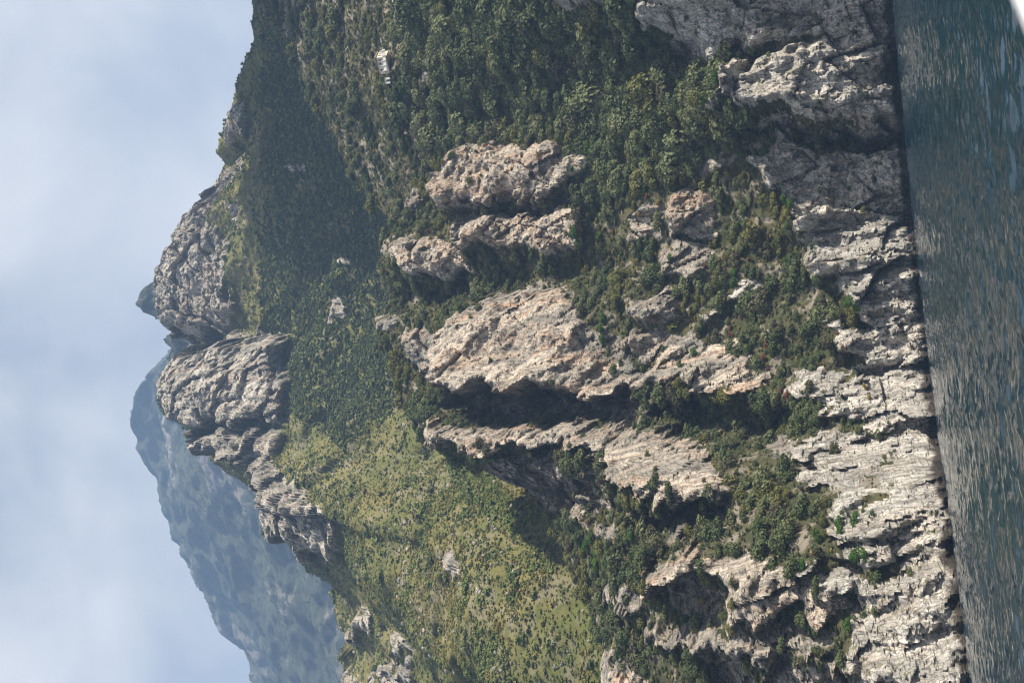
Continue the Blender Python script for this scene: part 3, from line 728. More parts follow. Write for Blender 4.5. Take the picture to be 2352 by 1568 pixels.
peakV = far_front('back_peak', [(400, 560, 1800), (380, 605, 1800), (363, 642, 1800), (338, 664, 1800), (325, 694, 1800), (336, 716, 1800), (362, 736, 1800), (386, 762, 1780), (372, 770, 1770),
    (369, 788, 1770), (386, 800, 1760), (376, 826, 1760), (400, 858, 1760), (440, 900, 1760), (520, 980, 1760)],
    [(560, 500, 1600), (600, 700, 1600), (620, 900, 1600), (640, 1000, 1600)], [(400, 1800, 700), (-320, 1760, 700)], [(400, 1600, 500), (-320, 1600, 450)],
    -260, 330, 3.0, 150, 16, far_material('peak_ground', 2.0, 0.83, 0.98), 'small pale peak behind the summit wall', 200)
farV = far_front('far_mountain', [(640, 1700, 3000), (592, 1568, 3060), (565, 1490, 3080), (520, 1430, 3090), (466, 1340, 3110), (455, 1308, 3110), (402, 1200, 3130), (358, 1100, 3140),
    (332, 1040, 3150), (324, 960, 3160), (336, 898, 3160), (352, 860, 3160), (372, 830, 3160), (420, 760, 3160), (470, 660, 3160), (560, 500, 3160)],
    [(900, 1700, 2150), (880, 1568, 2150), (800, 1300, 2150), (720, 1100, 2150), (660, 900, 2150), (700, 600, 2150)], [(1900, 3200, 900), (-1900, 3000, 900)], [(1900, 2150, 300), (-1900, 2150, 300)],
    -1150, 900, 7.0, 260, 34, far_material('far_ground', 1.0, 0.93, 1.06), 'hazy dark mountain with grey rock bands beyond the dome', 230)

# ================================================================== SEA
def water_material():
    m, n, l, b = material('sea_water')
    pos = n.new('ShaderNodeNewGeometry').outputs['Position']
    b.inputs['Base Color'].default_value = (0.006, 0.026, 0.042, 1)
    b.inputs['Roughness'].default_value = 0.06; b.inputs['IOR'].default_value = 1.33
    bp = n.new('ShaderNodeBump'); bp.inputs['Strength'].default_value = 0.35; bp.inputs['Distance'].default_value = 0.10
    l.new(noise_n(n, l, pos, 1.6, 4, 0.5), bp.inputs['Height']); l.new(bp.outputs['Normal'], b.inputs['Normal'])
    return m
ys = [-900.0, -500.0, -250.0, -120.0, -60.0, -30, -10, 5]
yy = 20.0
while yy < 600: ys.append(yy); yy += max(0.28, 0.0042*yy)
ys = np.array(ys + [700.0, 900.0, 1200.0])
xw = np.concatenate([[-1800, -900, -500, -300, -220, -170], np.linspace(-130, 170, 620), [210, 260, 340, 500, 900, 1800]])
XX, YY = np.meshgrid(xw, ys)
fine = ((np.abs(XX - 20) < 155) & (YY > 10) & (YY < 600)).astype(float)
fade = np.clip(YY/40, 0, 1)
ZW = fine*(0.34*fbm(XX/10.0, YY/7.0, YY*0, 2, 300) + 0.25*fbm(XX/2.4, YY/1.9, YY*0+3, 3, 310))
sea = link('sea', mesh_np('sea', np.stack([XX, YY, ZW], -1).reshape(-1, 3), grid_faces(*XX.shape)), water_material())
tag(sea, 'choppy dark blue sea along the foot of the cliffs', 'sea', kind='structure')

# ================================================================== VEGETATION
def clump_mesh(name, seed, lobes, quads, leaf, squash=0.85, spread=0.62, solid=True, tall=1.0):
    """a crown about 1 m in radius: uneven lobes covered with leaf-clump faces, gaps between them"""
    rg = np.random.default_rng(seed)
    c = rg.normal(size=(lobes, 3)); c /= np.linalg.norm(c, axis=1)[:, None]
    c *= (rg.random(lobes)**0.4)[:, None]*spread
    c[:, 2] = np.abs(c[:, 2])*0.9*tall - 0.15
    rad = rg.uniform(0.26, 0.50, lobes)
    which = rg.choice(lobes, quads, p=rad**2/np.sum(rad**2))
    n = rg.normal(size=(quads, 3)); n /= np.linalg.norm(n, axis=1)[:, None]
    n[:, 2] = np.where(n[:, 2] < -0.35, -n[:, 2], n[:, 2])
    p = c[which] + n*(rad[which]*rg.uniform(0.75, 1.08, quads))[:, None]
    p[:, 2] = p[:, 2]*squash + 0.62*squash
    p[:, 2] = np.maximum(p[:, 2], 0.03)
    nn = n + rg.normal(size=(quads, 3))*0.28; nn /= np.linalg.norm(nn, axis=1)[:, None]
    t = np.cross(nn, rg.normal(size=(quads, 3))); t /= np.linalg.norm(t, axis=1)[:, None]
    b = np.cross(nn, t)
    s = leaf*rg.uniform(0.6, 1.3, quads)[:, None]
    q = s*rg.uniform(0.55, 0.9, (quads, 1))
    V = np.stack([p - t*s, p - b*q + nn*s*0.25, p + t*s, p + b*q + nn*s*0.25], 1).reshape(-1, 3)
    F = np.arange(quads*4).reshape(-1, 4)
    return mesh_np(name, V, F, False)

def trunk_mesh(name, seed):
    rg = np.random.default_rng(seed); V = []; F = []
    def limb(a, b, ra, rb):
        a, b = np.array(a, float), np.array(b, float); d = b - a; d /= np.linalg.norm(d)
        u = np.cross(d, (0.3, 1, 0.2)); u /= np.linalg.norm(u); w = np.cross(d, u); o = len(V)
        for q, r in ((a, ra), ((a+b)/2 + rg.normal(size=3)*0.02, (ra+rb)/2), (b, rb)):
            for i in range(6):
                an = i*math.pi/3; V.append(q + r*(math.cos(an)*u + math.sin(an)*w))
        for k in (0, 1):
            for i in range(6): F.append((o+k*6+i, o+k*6+(i+1) % 6, o+k*6+6+(i+1) % 6, o+k*6+6+i))
    limb((0, 0, -0.25), (0.03, 0.02, 0.55), 0.09, 0.06)
    for i in range(5):
        an = i*1.26 + rg.random(); limb((0.03, 0.02, 0.35 + 0.05*i), (0.5*math.cos(an), 0.5*math.sin(an), 0.75 + 0.12*i), 0.045, 0.014)
    return mesh_np(name, np.array(V), np.array(F))

NEAR = [clump_mesh('crown', 500+i, 8 + i % 4, 820, 0.082, (0.85, 0.95, 0.8, 1.05, 0.9, 0.75)[i]) for i in range(6)]
BUSH = [clump_mesh('bush', 540+i, 6 + i, 260, 0.13, (0.7, 0.85, 0.6, 0.95)[i]) for i in range(4)]
FARM = [clump_mesh('scrub', 560+i, 5, 80, 0.24, 0.8) for i in range(4)]
TUFT = [clump_mesh('tuft', 580+i, 5, 60, 0.26, 0.42) for i in range(3)]
TRUNK = trunk_mesh('trunk', 3); TRUNK.materials.append(M_BARK)

_protos = {}
def proto(meshes, mat):
    key = (id(meshes), mat.name)
    if key not in _protos:
        c = bpy.data.collections.new('plants_' + mat.name + str(len(_protos)))
        out = []
        for me in meshes:
            m2 = me.copy(); m2.materials.clear(); m2.materials.append(mat)
            o = bpy.data.objects.new('plant', m2); c.objects.link(o); out.append(m2)
        _protos[key] = (c, out)
    return _protos[key]

def scatter(name, P, S, meshes, mat, label, cat):
    if len(P) == 0: return
    c, ms = proto(meshes, mat)
    me = bpy.data.meshes.new(name); me.vertices.add(len(P)); me.vertices.foreach_set('co', np.ascontiguousarray(P, np.float32).ravel())
    for nm, ty, v in (('size', 'FLOAT', S.astype(np.float32)), ('turn', 'FLOAT', RNG.uniform(0, 6.28, len(P)).astype(np.float32)), ('pick', 'INT', RNG.integers(0, len(ms), len(P)).astype(np.int32))):
        me.attributes.new(nm, ty, 'POINT').data.foreach_set('value', v)
    o = link(name, me)
    ng = bpy.data.node_groups.new(name, 'GeometryNodeTree')
    ng.interface.new_socket('Geometry', in_out='INPUT', socket_type='NodeSocketGeometry')
    ng.interface.new_socket('Geometry', in_out='OUTPUT', socket_type='NodeSocketGeometry')
    n, l = ng.nodes, ng.links
    gi, go = n.new('NodeGroupInput'), n.new('NodeGroupOutput')
    ip = n.new('GeometryNodeInstanceOnPoints'); ci = n.new('GeometryNodeCollectionInfo')
    ci.inputs['Collection'].default_value = c; ci.inputs['Separate Children'].default_value = True; ci.inputs['Reset Children'].default_value = True
    ip.inputs['Pick Instance'].default_value = True
    def attr(nm, ty):
        a = n.new('GeometryNodeInputNamedAttribute'); a.data_type = ty; a.inputs['Name'].default_value = nm
        return a.outputs['Attribute']
    cx = n.new('ShaderNodeCombineXYZ')
    l.new(gi.outputs[0], ip.inputs['Points']); l.new(ci.outputs[0], ip.inputs['Instance'])
    l.new(attr('pick', 'INT'), ip.inputs['Instance Index']); l.new(attr('turn', 'FLOAT'), cx.inputs['Z'])
    l.new(cx.outputs[0], ip.inputs['Rotation']); l.new(attr('size', 'FLOAT'), ip.inputs['Scale'])
    l.new(ip.outputs[0], go.inputs[0])
    md = o.modifiers.new('scatter', 'NODES'); md.node_group = ng
    tag(o, label, cat, kind='stuff')

def surface_points(V, count, weight):
    """random points on a gridded surface, spread by true area times a weight per grid vertex"""
    a = V[:-1, 1:] - V[:-1, :-1]; b = V[1:, :-1] - V[:-1, :-1]
    ar = np.linalg.norm(np.cross(a, b), axis=-1).ravel()
    w = ar*weight[:-1, :-1].ravel(); w = w/w.sum()
    k = RNG.choice(len(w), count, p=w); nc = V.shape[1] - 1
    i, j = k//nc, k % nc
    u, v = RNG.random(count)[:, None], RNG.random(count)[:, None]
    return V[i, j]*(1-u)*(1-v) + V[i, j+1]*u*(1-v) + V[i+1, j]*(1-u)*v + V[i+1, j+1]*u*v

def inside(px, py, poly):
    return in_poly(px, py, np.array(poly, float))

# ---- coast: where what grows (read off the picture, stored on the ground)
cv_ = coastV.reshape(-1, 3); pX, pY = project(cv_)
seen = (pX > -60) & (pX < 2420) & (pY > -220) & (pY < 1900) & (cv_[:, 2] > 6)
isrock = (vid >= 0)
rows_ = np.repeat(np.arange(coastV.shape[0]), coastV.shape[1])
seen &= rows_ < 606
upper = inside(pX, pY, [(500,-120),(900,-120),(905,150),(925,300),(960,440),(900,540),(500,540)])
woods = inside(pX, pY, [(900,-120),(1700,-120),(1700,180),(1740,300),(1600,400),(1350,460),(1290,330),(1000,340),(905,200)])
nz = fbm(cv_[:, 0]/14, cv_[:, 1]/14, cv_[:, 2]/14, 4, 400)
w_tree = np.where(isrock, 0.16*sstep(0.05, 0.35, nz), np.where(upper, 0.45*sstep(-0.25, 0.15, nz), np.where(woods, 1.6, (0.10 + 1.25*sstep(-0.12, 0.15, nz))*np.where(pY > 1000, 0.75, 1.0))))*seen
N_TREE, N_BUSH = 10200, 30000
T = surface_points(coastV, N_TREE, w_tree.reshape(coastV.shape[:2]))
tX, tY = project(T)
tw = inside(tX, tY, [(900,-120),(1700,-120),(1700,180),(1740,300),(1600,400),(1350,460),(1290,330),(1000,340),(905,200)])
tu = inside(tX, tY, [(500,-120),(900,-120),(905,150),(925,300),(960,440),(900,540),(500,540)])
def near_rock(P, lim=0.35):
    a = coast.which(P[:, 0], P[:, 2]) >= 0
    return a
tr = near_rock(T)
KEEP = [(862,92),(945,92),(945,182),(862,182)]
house_clear = inside(tX, tY, KEEP) | inside(tX, tY, [(885,-20),(960,-20),(960,58),(885,58)])
size = np.where(tw, RNG.uniform(2.6, 5.0, N_TREE), np.where(tu, RNG.uniform(1.8, 3.6, N_TREE), RNG.uniform(1.4, 3.4, N_TREE)))*np.where(tr, 0.55, 1.0)
size *= np.exp(RNG.normal(0, 0.36, N_TREE))*0.88
sp_n = fbm(T[:, 0]/22, T[:, 1]/22, T[:, 2]/22, 3, 420) + RNG.normal(0, 0.16, N_TREE)
spec = np.where(sp_n < -0.10, 0, np.where(sp_n < 0.14, 1, np.where(sp_n < 0.24, 3, 2)))       # dark, grey-green, olive, brownish
spec = np.where((spec >= 2) & tw & (RNG.random(N_TREE) < 0.72), RNG.integers(0, 2, N_TREE), spec)
T[:, 2] -= 0.15*size
keep_ = ~house_clear; T, size, spec = T[keep_], size[keep_], spec[keep_]
# trees singled out by hand: (X, Y, radius, species)
HAND = [(872,190,5.2,0),(905,215,3.2,2),(955,120,4.0,0),(1485,238,4.2,2),(1520,250,4.4,2),(1560,240,4.6,2),(1600,252,4.4,2),(1632,272,4.2,2),(1560,285,4.0,2),(1600,218,3.8,2),(1650,290,3.6,2),
        (1530,905,4.6,1),(1560,945,4.8,3),(1500,930,3.8,0),(1600,990,4.0,0),(1620,1010,3.6,3),(1515,1100,4.2,0),(1535,1125,3.6,0),(1105,1010,3.4,3),(1130,1030,3.2,3),(1200,1075,3.2,3),(1860,1160,4.6,0),(1840,1200,4.0,1),
        (1700,1105,3.6,2),(1740,1130,3.2,0),(1780,1150,3.6,1),(1800,1090,3.2,1),(1830,1295,3.8,0),(1870,1345,3.0,0),(1690,590,4.0,3),(1700,560,3.6,1),(1765,660,3.8,3),(1730,705,3.4,3),(1790,760,3.8,3),
        (1640,770,3.8,3),(1610,755,3.4,1),(1890,690,3.6,3),(1900,780,3.4,3),(1310,1215,3.4,0),(1500,1230,4.2,3),(1530,1245,4.0,3),(1620,1290,3.6,0),(960,520,4.2,1),(985,505,4.0,0),(1000,660,4.2,1),(1040,655,4.2,1),
        (1090,650,4.0,1),(1140,640,3.8,1),(1190,650,3.4,0),(905,660,3.6,1),(920,690,3.6,0),(890,770,3.0,1),(930,890,3.4,3),(950,905,3.6,0),(1120,460,3.0,3),(1150,470,2.8,0),(1330,960,3.0,3),(1860,880,3.4,3)]
hp = np.array(HAND)
def coast_spot(X, Y):
    """the place on the finished hillside that a reading of the picture falls on: nearest front-most vertex"""
    out = []
    for a, b in zip(np.atleast_1d(X), np.atleast_1d(Y)):
        m = np.where(((pX - a)**2 + (pY - b)**2 < 12**2) & (rows_ < 600))[0]
        if len(m) == 0: m = np.array([np.argmin((pX - a)**2 + (pY - b)**2)])
        out.append(cv_[m[np.argmin(cv_[m, 1])]])
    return np.array(out)
H = coast_spot(hp[:, 0] + 8, hp[:, 1]); H[:, 2] -= 0.3
T = np.concatenate([T, H]); size = np.concatenate([size, hp[:, 2]]); spec = np.concatenate([spec, hp[:, 3].astype(int)])
tX, tY = project(T)

ORD = ['highest', 'second highest', 'third highest', 'fourth highest', 'fifth highest', 'sixth highest', 'seventh highest', 'eighth highest', 'ninth highest', 'tenth highest'] + [f'number {q} from the top,' for q in range(11, 60)]
def ordinal(r, n, what):
    if n == 1: return what
    return ('lowest ' if r == n-1 else ORD[r] + ' ') + what
ANCH = [(880,190,'beside the white house'),(1000,100,'in the wood below the white house'),(1150,80,'in the thick wood at the right border'),(1150,230,'in the thick wood right of the broad pinkish face'),
 (1300,150,'in the middle of the thick wood'),(1450,60,'at the wood edge above the shadowed sea cliff'),(1400,280,'in the lower wood beside the two bright green trees'),(1560,260,'on the wooded shoulder above the round-topped sea buttress'),
 (1500,400,'in the wood above the square rock patch'),(1650,430,'among shrubs above the wide whitish sea cliff'),(980,300,'on the slope right of the broad pinkish face'),(1150,470,'on the broad pinkish rock face'),
 (960,520,'between the broad pinkish face and the pink tower'),(1000,660,'in the wooded gully left of the pink tower'),(1150,640,'just above the great pale face'),(900,800,'on the crest by the shrub-topped knob'),
 (950,900,'on the crest above the deep shaded recess'),(1350,550,'on the mid slope right of the great pale face'),(1450,620,'on the mid slope under the great pale face'),(1600,700,'around the two boulders of the lower slope'),
 (1550,930,'beside the dark wooded hollow'),(1700,950,'inside the dark wooded hollow'),(1780,700,'on the shrubby shoulder above the lumpy sea cliff'),(1880,800,'at the brink of the lumpy sea cliff'),
 (1150,1050,'on the long rock fin'),(1520,1110,'on the lower end of the long rock fin'),(1750,1130,'in the scrub below the long rock fin'),(1860,1200,'in the grove above the bulging white sea cliff'),
 (1350,1250,'in the scrub left of the black gully'),(1520,1240,'in the hollow above the orange-stained wall'),(1600,1400,'on the ledges of the orange-stained wall'),(1850,1350,'at the foot of the orange-stained wall'),
 (1450,1500,'in the dark scrub near the left border'),(720,100,'on the upper slope at the right border'),(780,250,'on the upper slope near the ridge line'),(860,400,'on the ridge line above the pinkish face')]
AN = np.array([(a, b) for a, b, _ in ANCH], float)
SPN = ['dark green', 'grey-green', 'olive green', 'brownish green']
SPM = [L_DARK, L_GREY, L_OLIVE, L_BROWN]
px_size = size/np.linalg.norm(T - EYE, axis=1)
inframe = (tX > 20) & (tX < 2300) & (tY > 10) & (tY < 1558)
order = np.argsort(-np.where(inframe, px_size, 0))
solo = np.zeros(len(T), bool)
used = {}
for i in order[:2500]:
    a = int(np.argmin((AN[:, 0]-tX[i])**2 + (AN[:, 1]-tY[i])**2)); lst = used.setdefault((spec[i], a), [])
    if len(lst) < 8 and solo.sum() < 300: lst.append(i); solo[i] = True
used = {k_: v_ for k_, v_ in used.items() if v_}
for (s_, a), ii in used.items():
    ii = sorted(ii, key=lambda q: -T[q, 2])
    for rank, i in enumerate(ii):
        e = empty('tree', T[i], float(RNG.uniform(0, 6.28))); e.scale = (size[i]*float(RNG.uniform(0.85, 1.2)), size[i]*float(RNG.uniform(0.85, 1.2)), size[i]*float(RNG.uniform(0.8, 1.25)))
        lab = ordinal(rank, len(ii), f'{SPN[s_]} tree {ANCH[a][2]}')
        tag(e, lab, 'tree', f'trees {ANCH[a][2]}')
        cr = bpy.data.objects.new('crown', proto(NEAR, SPM[s_])[1][int(RNG.integers(0, 6))]); col.objects.link(cr); cr.parent = e
        tk = bpy.data.objects.new('trunk', TRUNK); col.objects.link(tk); tk.parent = e
SN = ['dark_trees', 'grey_green_trees', 'olive_trees', 'brownish_trees']
for s_ in range(4):
    m = (spec == s_) & ~solo
    scatter(SN[s_], T[m], size[m], NEAR, SPM[s_], f'smaller {SPN[s_]} trees massed all over the coastal hillside', 'trees')

# low scrub between and under the trees
w_b = np.where(isrock, 0.10*sstep(0.05, 0.35, nz) + 0.015, np.where(upper, 0.8, 0.9))*seen
Bp = surface_points(coastV, N_BUSH, w_b.reshape(coastV.shape[:2])); bX, bY = project(Bp)
bs = RNG.uniform(0.45, 1.25, N_BUSH)*np.where(near_rock(Bp), 0.6, 1.0)
bk_ = RNG.random(N_BUSH)
upb = inside(bX, bY, [(500,-120),(900,-120),(905,150),(925,300),(960,440),(900,540),(500,540)])
kinds = [('dark_scrub', L_DARK, bk_ < 0.30, 'dark low scrub between the trees of the coastal hillside'), ('grey_scrub', L_GREY, (bk_ >= 0.30) & (bk_ < 0.58), 'grey-green low scrub between the trees of the coastal hillside'),
         ('brown_scrub', L_BROWN, (bk_ >= 0.58) & (bk_ < 0.78), 'brownish low scrub between the trees of the coastal hillside'), ('dry_grass', L_GRASS, bk_ >= 0.78, 'dry grass tufts on ledges of the coastal hillside')]
for nm, mt, m, lb in kinds:
    scatter(nm, Bp[m], bs[m], TUFT if nm == 'dry_grass' else BUSH, mt, lb, 'grass' if nm == 'dry_grass' else 'scrub')

# coloured shrubs, one by one
def shrubs(name, spots, radii, mat, colour, group, meshes=BUSH):
    P = coast_spot([s[0] for s in spots], [s[1] for s in spots]); by = {}
    for i, s in enumerate(spots): by.setdefault(int(np.argmin((AN[:, 0]-s[0])**2 + (AN[:, 1]-s[1])**2)), []).append(i)
    for a, ii in by.items():
        ii = sorted(ii, key=lambda q: spots[q][0])
        for rank, i in enumerate(ii):
            o = bpy.data.objects.new(name, proto(meshes, mat)[1][int(RNG.integers(0, len(meshes)))]); col.objects.link(o)
            o.location = P[i] - np.array([0, 0.5, 0.1]); o.scale = (radii[i],)*3; o.rotation_euler = (0, 0, float(RNG.uniform(0, 6.28)))
            lab = ordinal(rank, len(ii), f'{colour} {ANCH[a][2]}')
            tag(o, lab, 'shrub', group)
BR = [(1350,300,3.4),(1352,342,4.0),(1350,325,3.0),(1335,75,2.6),(1350,95,2.4),(1385,45,3.4),(1395,65,2.8),(1660,168,2.8),(1372,88,2.2),(1335,530,3.4),(1345,548,3.0),(1375,540,2.4),(1010,362,2.2),(1035,352,2.2),(1055,345,1.8),(930,868,2.4),
      (1378,1270,3.2),(1395,1290,3.4),(1370,1300,2.8),(1355,1240,2.4),(1385,725,2.8),(1400,745,2.8),(1395,765,2.4),(1690,620,2.6),(1685,640,2.4),(1820,460,2.6),(1805,445,2.2),(1960,690,2.6),(1975,705,2.4),(1800,560,2.2),(1810,590,2.2),(1310,380,1.8),
      (1640,235,2.4),(1660,250,2.2),(1490,395,2.6),(1480,430,2.4),(1545,350,2.2),(1350,1260,2.4),(1470,1225,2.4),(1190,180,2.4),(1100,245,2.2),(1500,610,2.0),(1560,830,1.8),(1605,800,2.4),(1850,1290,2.4),(1975,1185,2.6),(1935,1190,2.2),(1975,1268,2.4),(1990,1275,2.0),(1885,1230,2.2),(1930,1215,2.0),(1965,1425,2.2),(1540,590,1.8),(1470,560,2.0),(1290,770,0.9)]
shrubs('bright_shrub', BR, [q[2]*0.95 for q in BR], L_BRIGHT, 'bright green shrub', 'bright green shrubs on the coastal hillside', NEAR)
YE = [(1380,520),(1395,545),(1405,580),(1420,610),(1435,570),(1450,590),(1365,560),(1490,545),(1465,500),(1510,470),(1525,505),(1540,560),(1500,580),(1480,640),(1420,660),(1440,690),(1455,735),(1660,700),(1625,655),(1640,640),(1690,505),(1700,540),(1660,470),(1735,765),
      (1790,470),(1060,375),(1010,370),(1180,355),(1205,330),(1230,345),(1240,350),(1000,230),(1030,195),(1020,215),(985,280),(1020,265),(1080,300),(1105,510),(1165,585),(1030,525),(850,245),(860,265),(995,115),(2000,900),(1985,880),(1745,1170),(1760,1185),(1345,1190),(1610,1370),(1565,1390),(1470,1310)]
shrubs('yellow_shrub', YE, list(RNG.uniform(0.8, 1.45, len(YE))), L_YELLOW, 'yellow shrub', 'yellow shrubs on the coastal hillside')
RE = [(1655,585),(1665,605),(1690,575),(1700,590),(1635,640),(1715,590),(1680,760),(1672,745),(1665,735),(1755,785),(1755,815),(1765,835),(1775,870),(1795,885),(1805,895),(1800,905),(1720,505),(1790,500),(1675,755),(1740,775),(1690,800),(1700,720),(1630,600),(1740,1165),(1765,1160),(1340,540),(1400,530),(1410,550),(1385,600),(1330,595),(1450,555),(1195,360),(1240,360),(1170,1000),(1195,1015),(930,600),(990,520),(1010,840),(1950,800),(1925,755),(1940,870),(1490,440),(1020,240),(1030,210)]
shrubs('reddish_shrub', RE, list(RNG.uniform(0.8, 1.5, len(RE))), L_RED, 'reddish shrub', 'reddish shrubs on the coastal hillside')

# ---- mountain scrub
mv = mountV.reshape(-1, 3); qX, qY = project(mv)
mrow = np.repeat(np.arange(mountV.shape[0]), mountV.shape[1])
mseen = (qX > -60) & (qX < 1560) & (qY > -160) & (qY < 1800) & (mrow < 524)
mrock = mountID >= 0
SHADEP = [(600,-150),(603,100),(600,300),(608,500),(596,700),(622,760),(640,860),(655,935),(720,975),(790,1032),(860,990),(925,930),(1100,930),(1100,-150)]  # follows the shadow edge; denser dark scrub inside stands in for shade
GREENP = [(1010,1020),(1060,1040),(1150,1110),(1240,1180),(1200,1230),(1120,1180),(1060,1130)]
mz = fbm(mv[:, 0]/45, mv[:, 1]/45, mv[:, 2]/45, 4, 450)
mz2 = fbm(mv[:, 0]/11, mv[:, 1]/11, mv[:, 2]/11, 3, 460)
mshade = inside(qX, qY, SHADEP); mgreen = inside(qX, qY, GREENP)
nearw = np.clip(900/np.linalg.norm(mv - EYE, axis=1), 0.8, 2.0)**1.5
w_m = np.where(mrock, 0.12*sstep(0.05, 0.4, mz2), np.where(mshade, 1.7 + 1.2*sstep(-0.3, 0.05, mz + 0.8*mz2), np.where(mgreen, 1.6, 0.06 + 1.1*sstep(0.08, 0.38, mz + 0.9*mz2))))*mseen
N_M = 74000
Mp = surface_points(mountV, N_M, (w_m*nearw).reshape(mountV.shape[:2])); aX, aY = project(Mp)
jit_ = 70*fbm(Mp[:, 0]/40, Mp[:, 1]/40, Mp[:, 2]/40, 3, 465) + RNG.normal(0, 12, N_M); msh_ = inside(aX + jit_, aY + jit_, SHADEP); mg_ = inside(aX, aY, GREENP)
ms = np.where(msh_, 1.3*np.exp(RNG.normal(0, 0.36, N_M)), 0.95*np.exp(RNG.normal(0, 0.45, N_M)))
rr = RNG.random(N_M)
dk = (msh_ & (rr < 0.86)) | (~msh_ & ~mg_ & (rr < 0.16))
broom = ~dk & (rr > 0.985); grs = ~msh_ & ~dk & ~mg_ & (rr > 0.80) & ~broom; lt = ~(dk | broom | grs)
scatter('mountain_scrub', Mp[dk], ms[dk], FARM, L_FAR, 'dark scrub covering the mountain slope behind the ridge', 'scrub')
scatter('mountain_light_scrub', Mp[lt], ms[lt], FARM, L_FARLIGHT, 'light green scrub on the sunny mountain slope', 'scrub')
scatter('mountain_broom', Mp[broom], ms[broom]*0.6, FARM, L_BROOM, 'specks of yellow broom on the mountain slope', 'scrub')
scatter('mountain_grass', Mp[grs], ms[grs]*0.9, TUFT, L_GRASS, 'dry grass tufts on the sunny mountain slope', 'grass')
w_g = (~mrock & ~mshade & mseen)*nearw
Gp = surface_points(mountV, 60000, w_g.reshape(mountV.shape[:2])); gr = 0.45 + 0.9*fbm(Gp[:, 0]/38, Gp[:, 1]/38, Gp[:, 2]/38, 4, 470) + RNG.normal(0, 0.13, 60000)
for nm, mt, m_, lb in (('straw_grass', L_GRASS, gr < 0.36, 'straw-coloured grass covering the sunny mountain slope'), ('green_grass', L_FARLIGHT, (gr >= 0.36) & (gr < 0.86), 'green grass and herbs covering the sunny mountain slope'), ('dull_grass', L_BROWN, gr >= 0.86, 'dull brownish herbs on the sunny mountain slope')):
    scatter(nm, Gp[m_], 0.68*np.exp(RNG.normal(0, 0.4, int(m_.sum()))), TUFT, mt, lb, 'grass')
up_b = surface_points(coastV, 90, (upper*seen).astype(float).reshape(coastV.shape[:2]))
scatter('ridge_broom', up_b, RNG.uniform(0.5, 1.1, 90), BUSH, L_BROOM, 'yellow broom dotted over the upper slope near the ridge line', 'scrub')

def stone_mesh(seed):
    rg = np.random.default_rng(seed); V = []; F = []
    for i in range(5):
        for j in range(7):
            ph = math.pi*i/4; th = 2*math.pi*j/7; r = rg.uniform(0.7, 1.15)
            V.append((r*math.sin(ph)*math.cos(th), r*math.sin(ph)*math.sin(th), 0.75*r*math.cos(ph) + 0.2))
    for i in range(4):
        for j in range(7): F.append((i*7+j, i*7+(j+1) % 7, i*7+7+(j+1) % 7, i*7+7+j))
    return mesh_np('stone', np.array(V), np.array(F), False)
STONE = [stone_mesh(700+i) for i in range(4)]
w_s = (~mrock & ~mshade & mseen)*(0.05 + sstep(0.1, 0.45, fbm(mv[:, 0]/30, mv[:, 1]/30, mv[:, 2]/30, 4, 490)))
Sp = surface_points(mountV, 1500, w_s.reshape(mountV.shape[:2]))
scatter('loose_rocks', Sp, RNG.uniform(0.4, 1.5, 1500)**1.3, STONE, M_FARROCK, 'loose pale rocks strewn over the grass slope', 'rocks')

# ---- far woods
for V_, nm, cnt, lb, s0 in ((farV, 'far_woods', 12000, 'woods on the hazy far mountain', 2.6), (peakV, 'peak_woods', 1800, 'scrub on the small pale peak', 2.6)):
    fv = V_.reshape(-1, 3); fX, fY = project(fv)
    fr = np.repeat(np.arange(V_.shape[0]), V_.shape[1]) < V_.shape[0] - 8
    fz = fbm(fv[:, 0]/(s0*22), fv[:, 1]/(s0*22), fv[:, 2]/(s0*22), 4, 480)
    w_f = ((fX > -40) & (fX < 1000) & (fY > -60) & (fY < 1640) & fr)*(0.45 + 0.6*sstep(-0.3, 0.25, fz))
    Fp = surface_points(V_, cnt, w_f.reshape(V_.shape[:2]))
    scatter(nm, Fp, RNG.uniform(0.6, 1.4, cnt)*s0, FARM, L_DARK, lb, 'woods')

# ================================================================== HOUSE, POLES, BOAT
def prism(name, foot, z0, z1s, mat, parent):
    """a solid over a plan polygon (counter-clockwise); z1s gives the height of each top corner"""
    n = len(foot); V = [(a, b, z0) for a, b in foot] + [(a, b, h) for (a, b), h in zip(foot, z1s)]
    me = bpy.data.meshes.new(name)
    me.from_pydata(V, [], [tuple(range(n))[::-1], tuple(range(n, 2*n))] + [(i, (i+1) % n, n+(i+1) % n, n+i) for i in range(n)])
    me.update()
    return link(name, me, mat, parent)

def slab(name, c, size, mat, parent, rz=0.0):
    x, y, z = c; a, b, h = (q/2 for q in size); cs, sn = math.cos(rz), math.sin(rz)
    return prism(name, [(x + u*cs - v*sn, y + u*sn + v*cs) for u, v in ((-a, -b), (a, -b), (a, b), (-a, b))], z - h, [z + h]*4, mat, parent)

M_CREAM = plain('cream_plaster', (0.72, 0.64, 0.52), 0.85, 0.12, 1.2)
M_WHITE = plain('white_plaster', (0.80, 0.80, 0.78), 0.8, 0.1, 1.5)
M_TILE = plain('weathered_roof', (0.27, 0.19, 0.15), 0.85, 0.35, 3.0)
M_DARKW = plain('dark_pane', (0.02, 0.022, 0.025), 0.15, 0.1, 1.0, 0.5)
M_STONE = plain('terrace_stone', (0.30, 0.25, 0.21), 0.9, 0.35, 1.4)
M_WOODP = plain('grey_timber', (0.26, 0.22, 0.19), 0.85, 0.25, 4.0)
M_GEL = plain('white_gelcoat', (0.80, 0.82, 0.85), 0.25, 0.03, 3.0, 0.5)

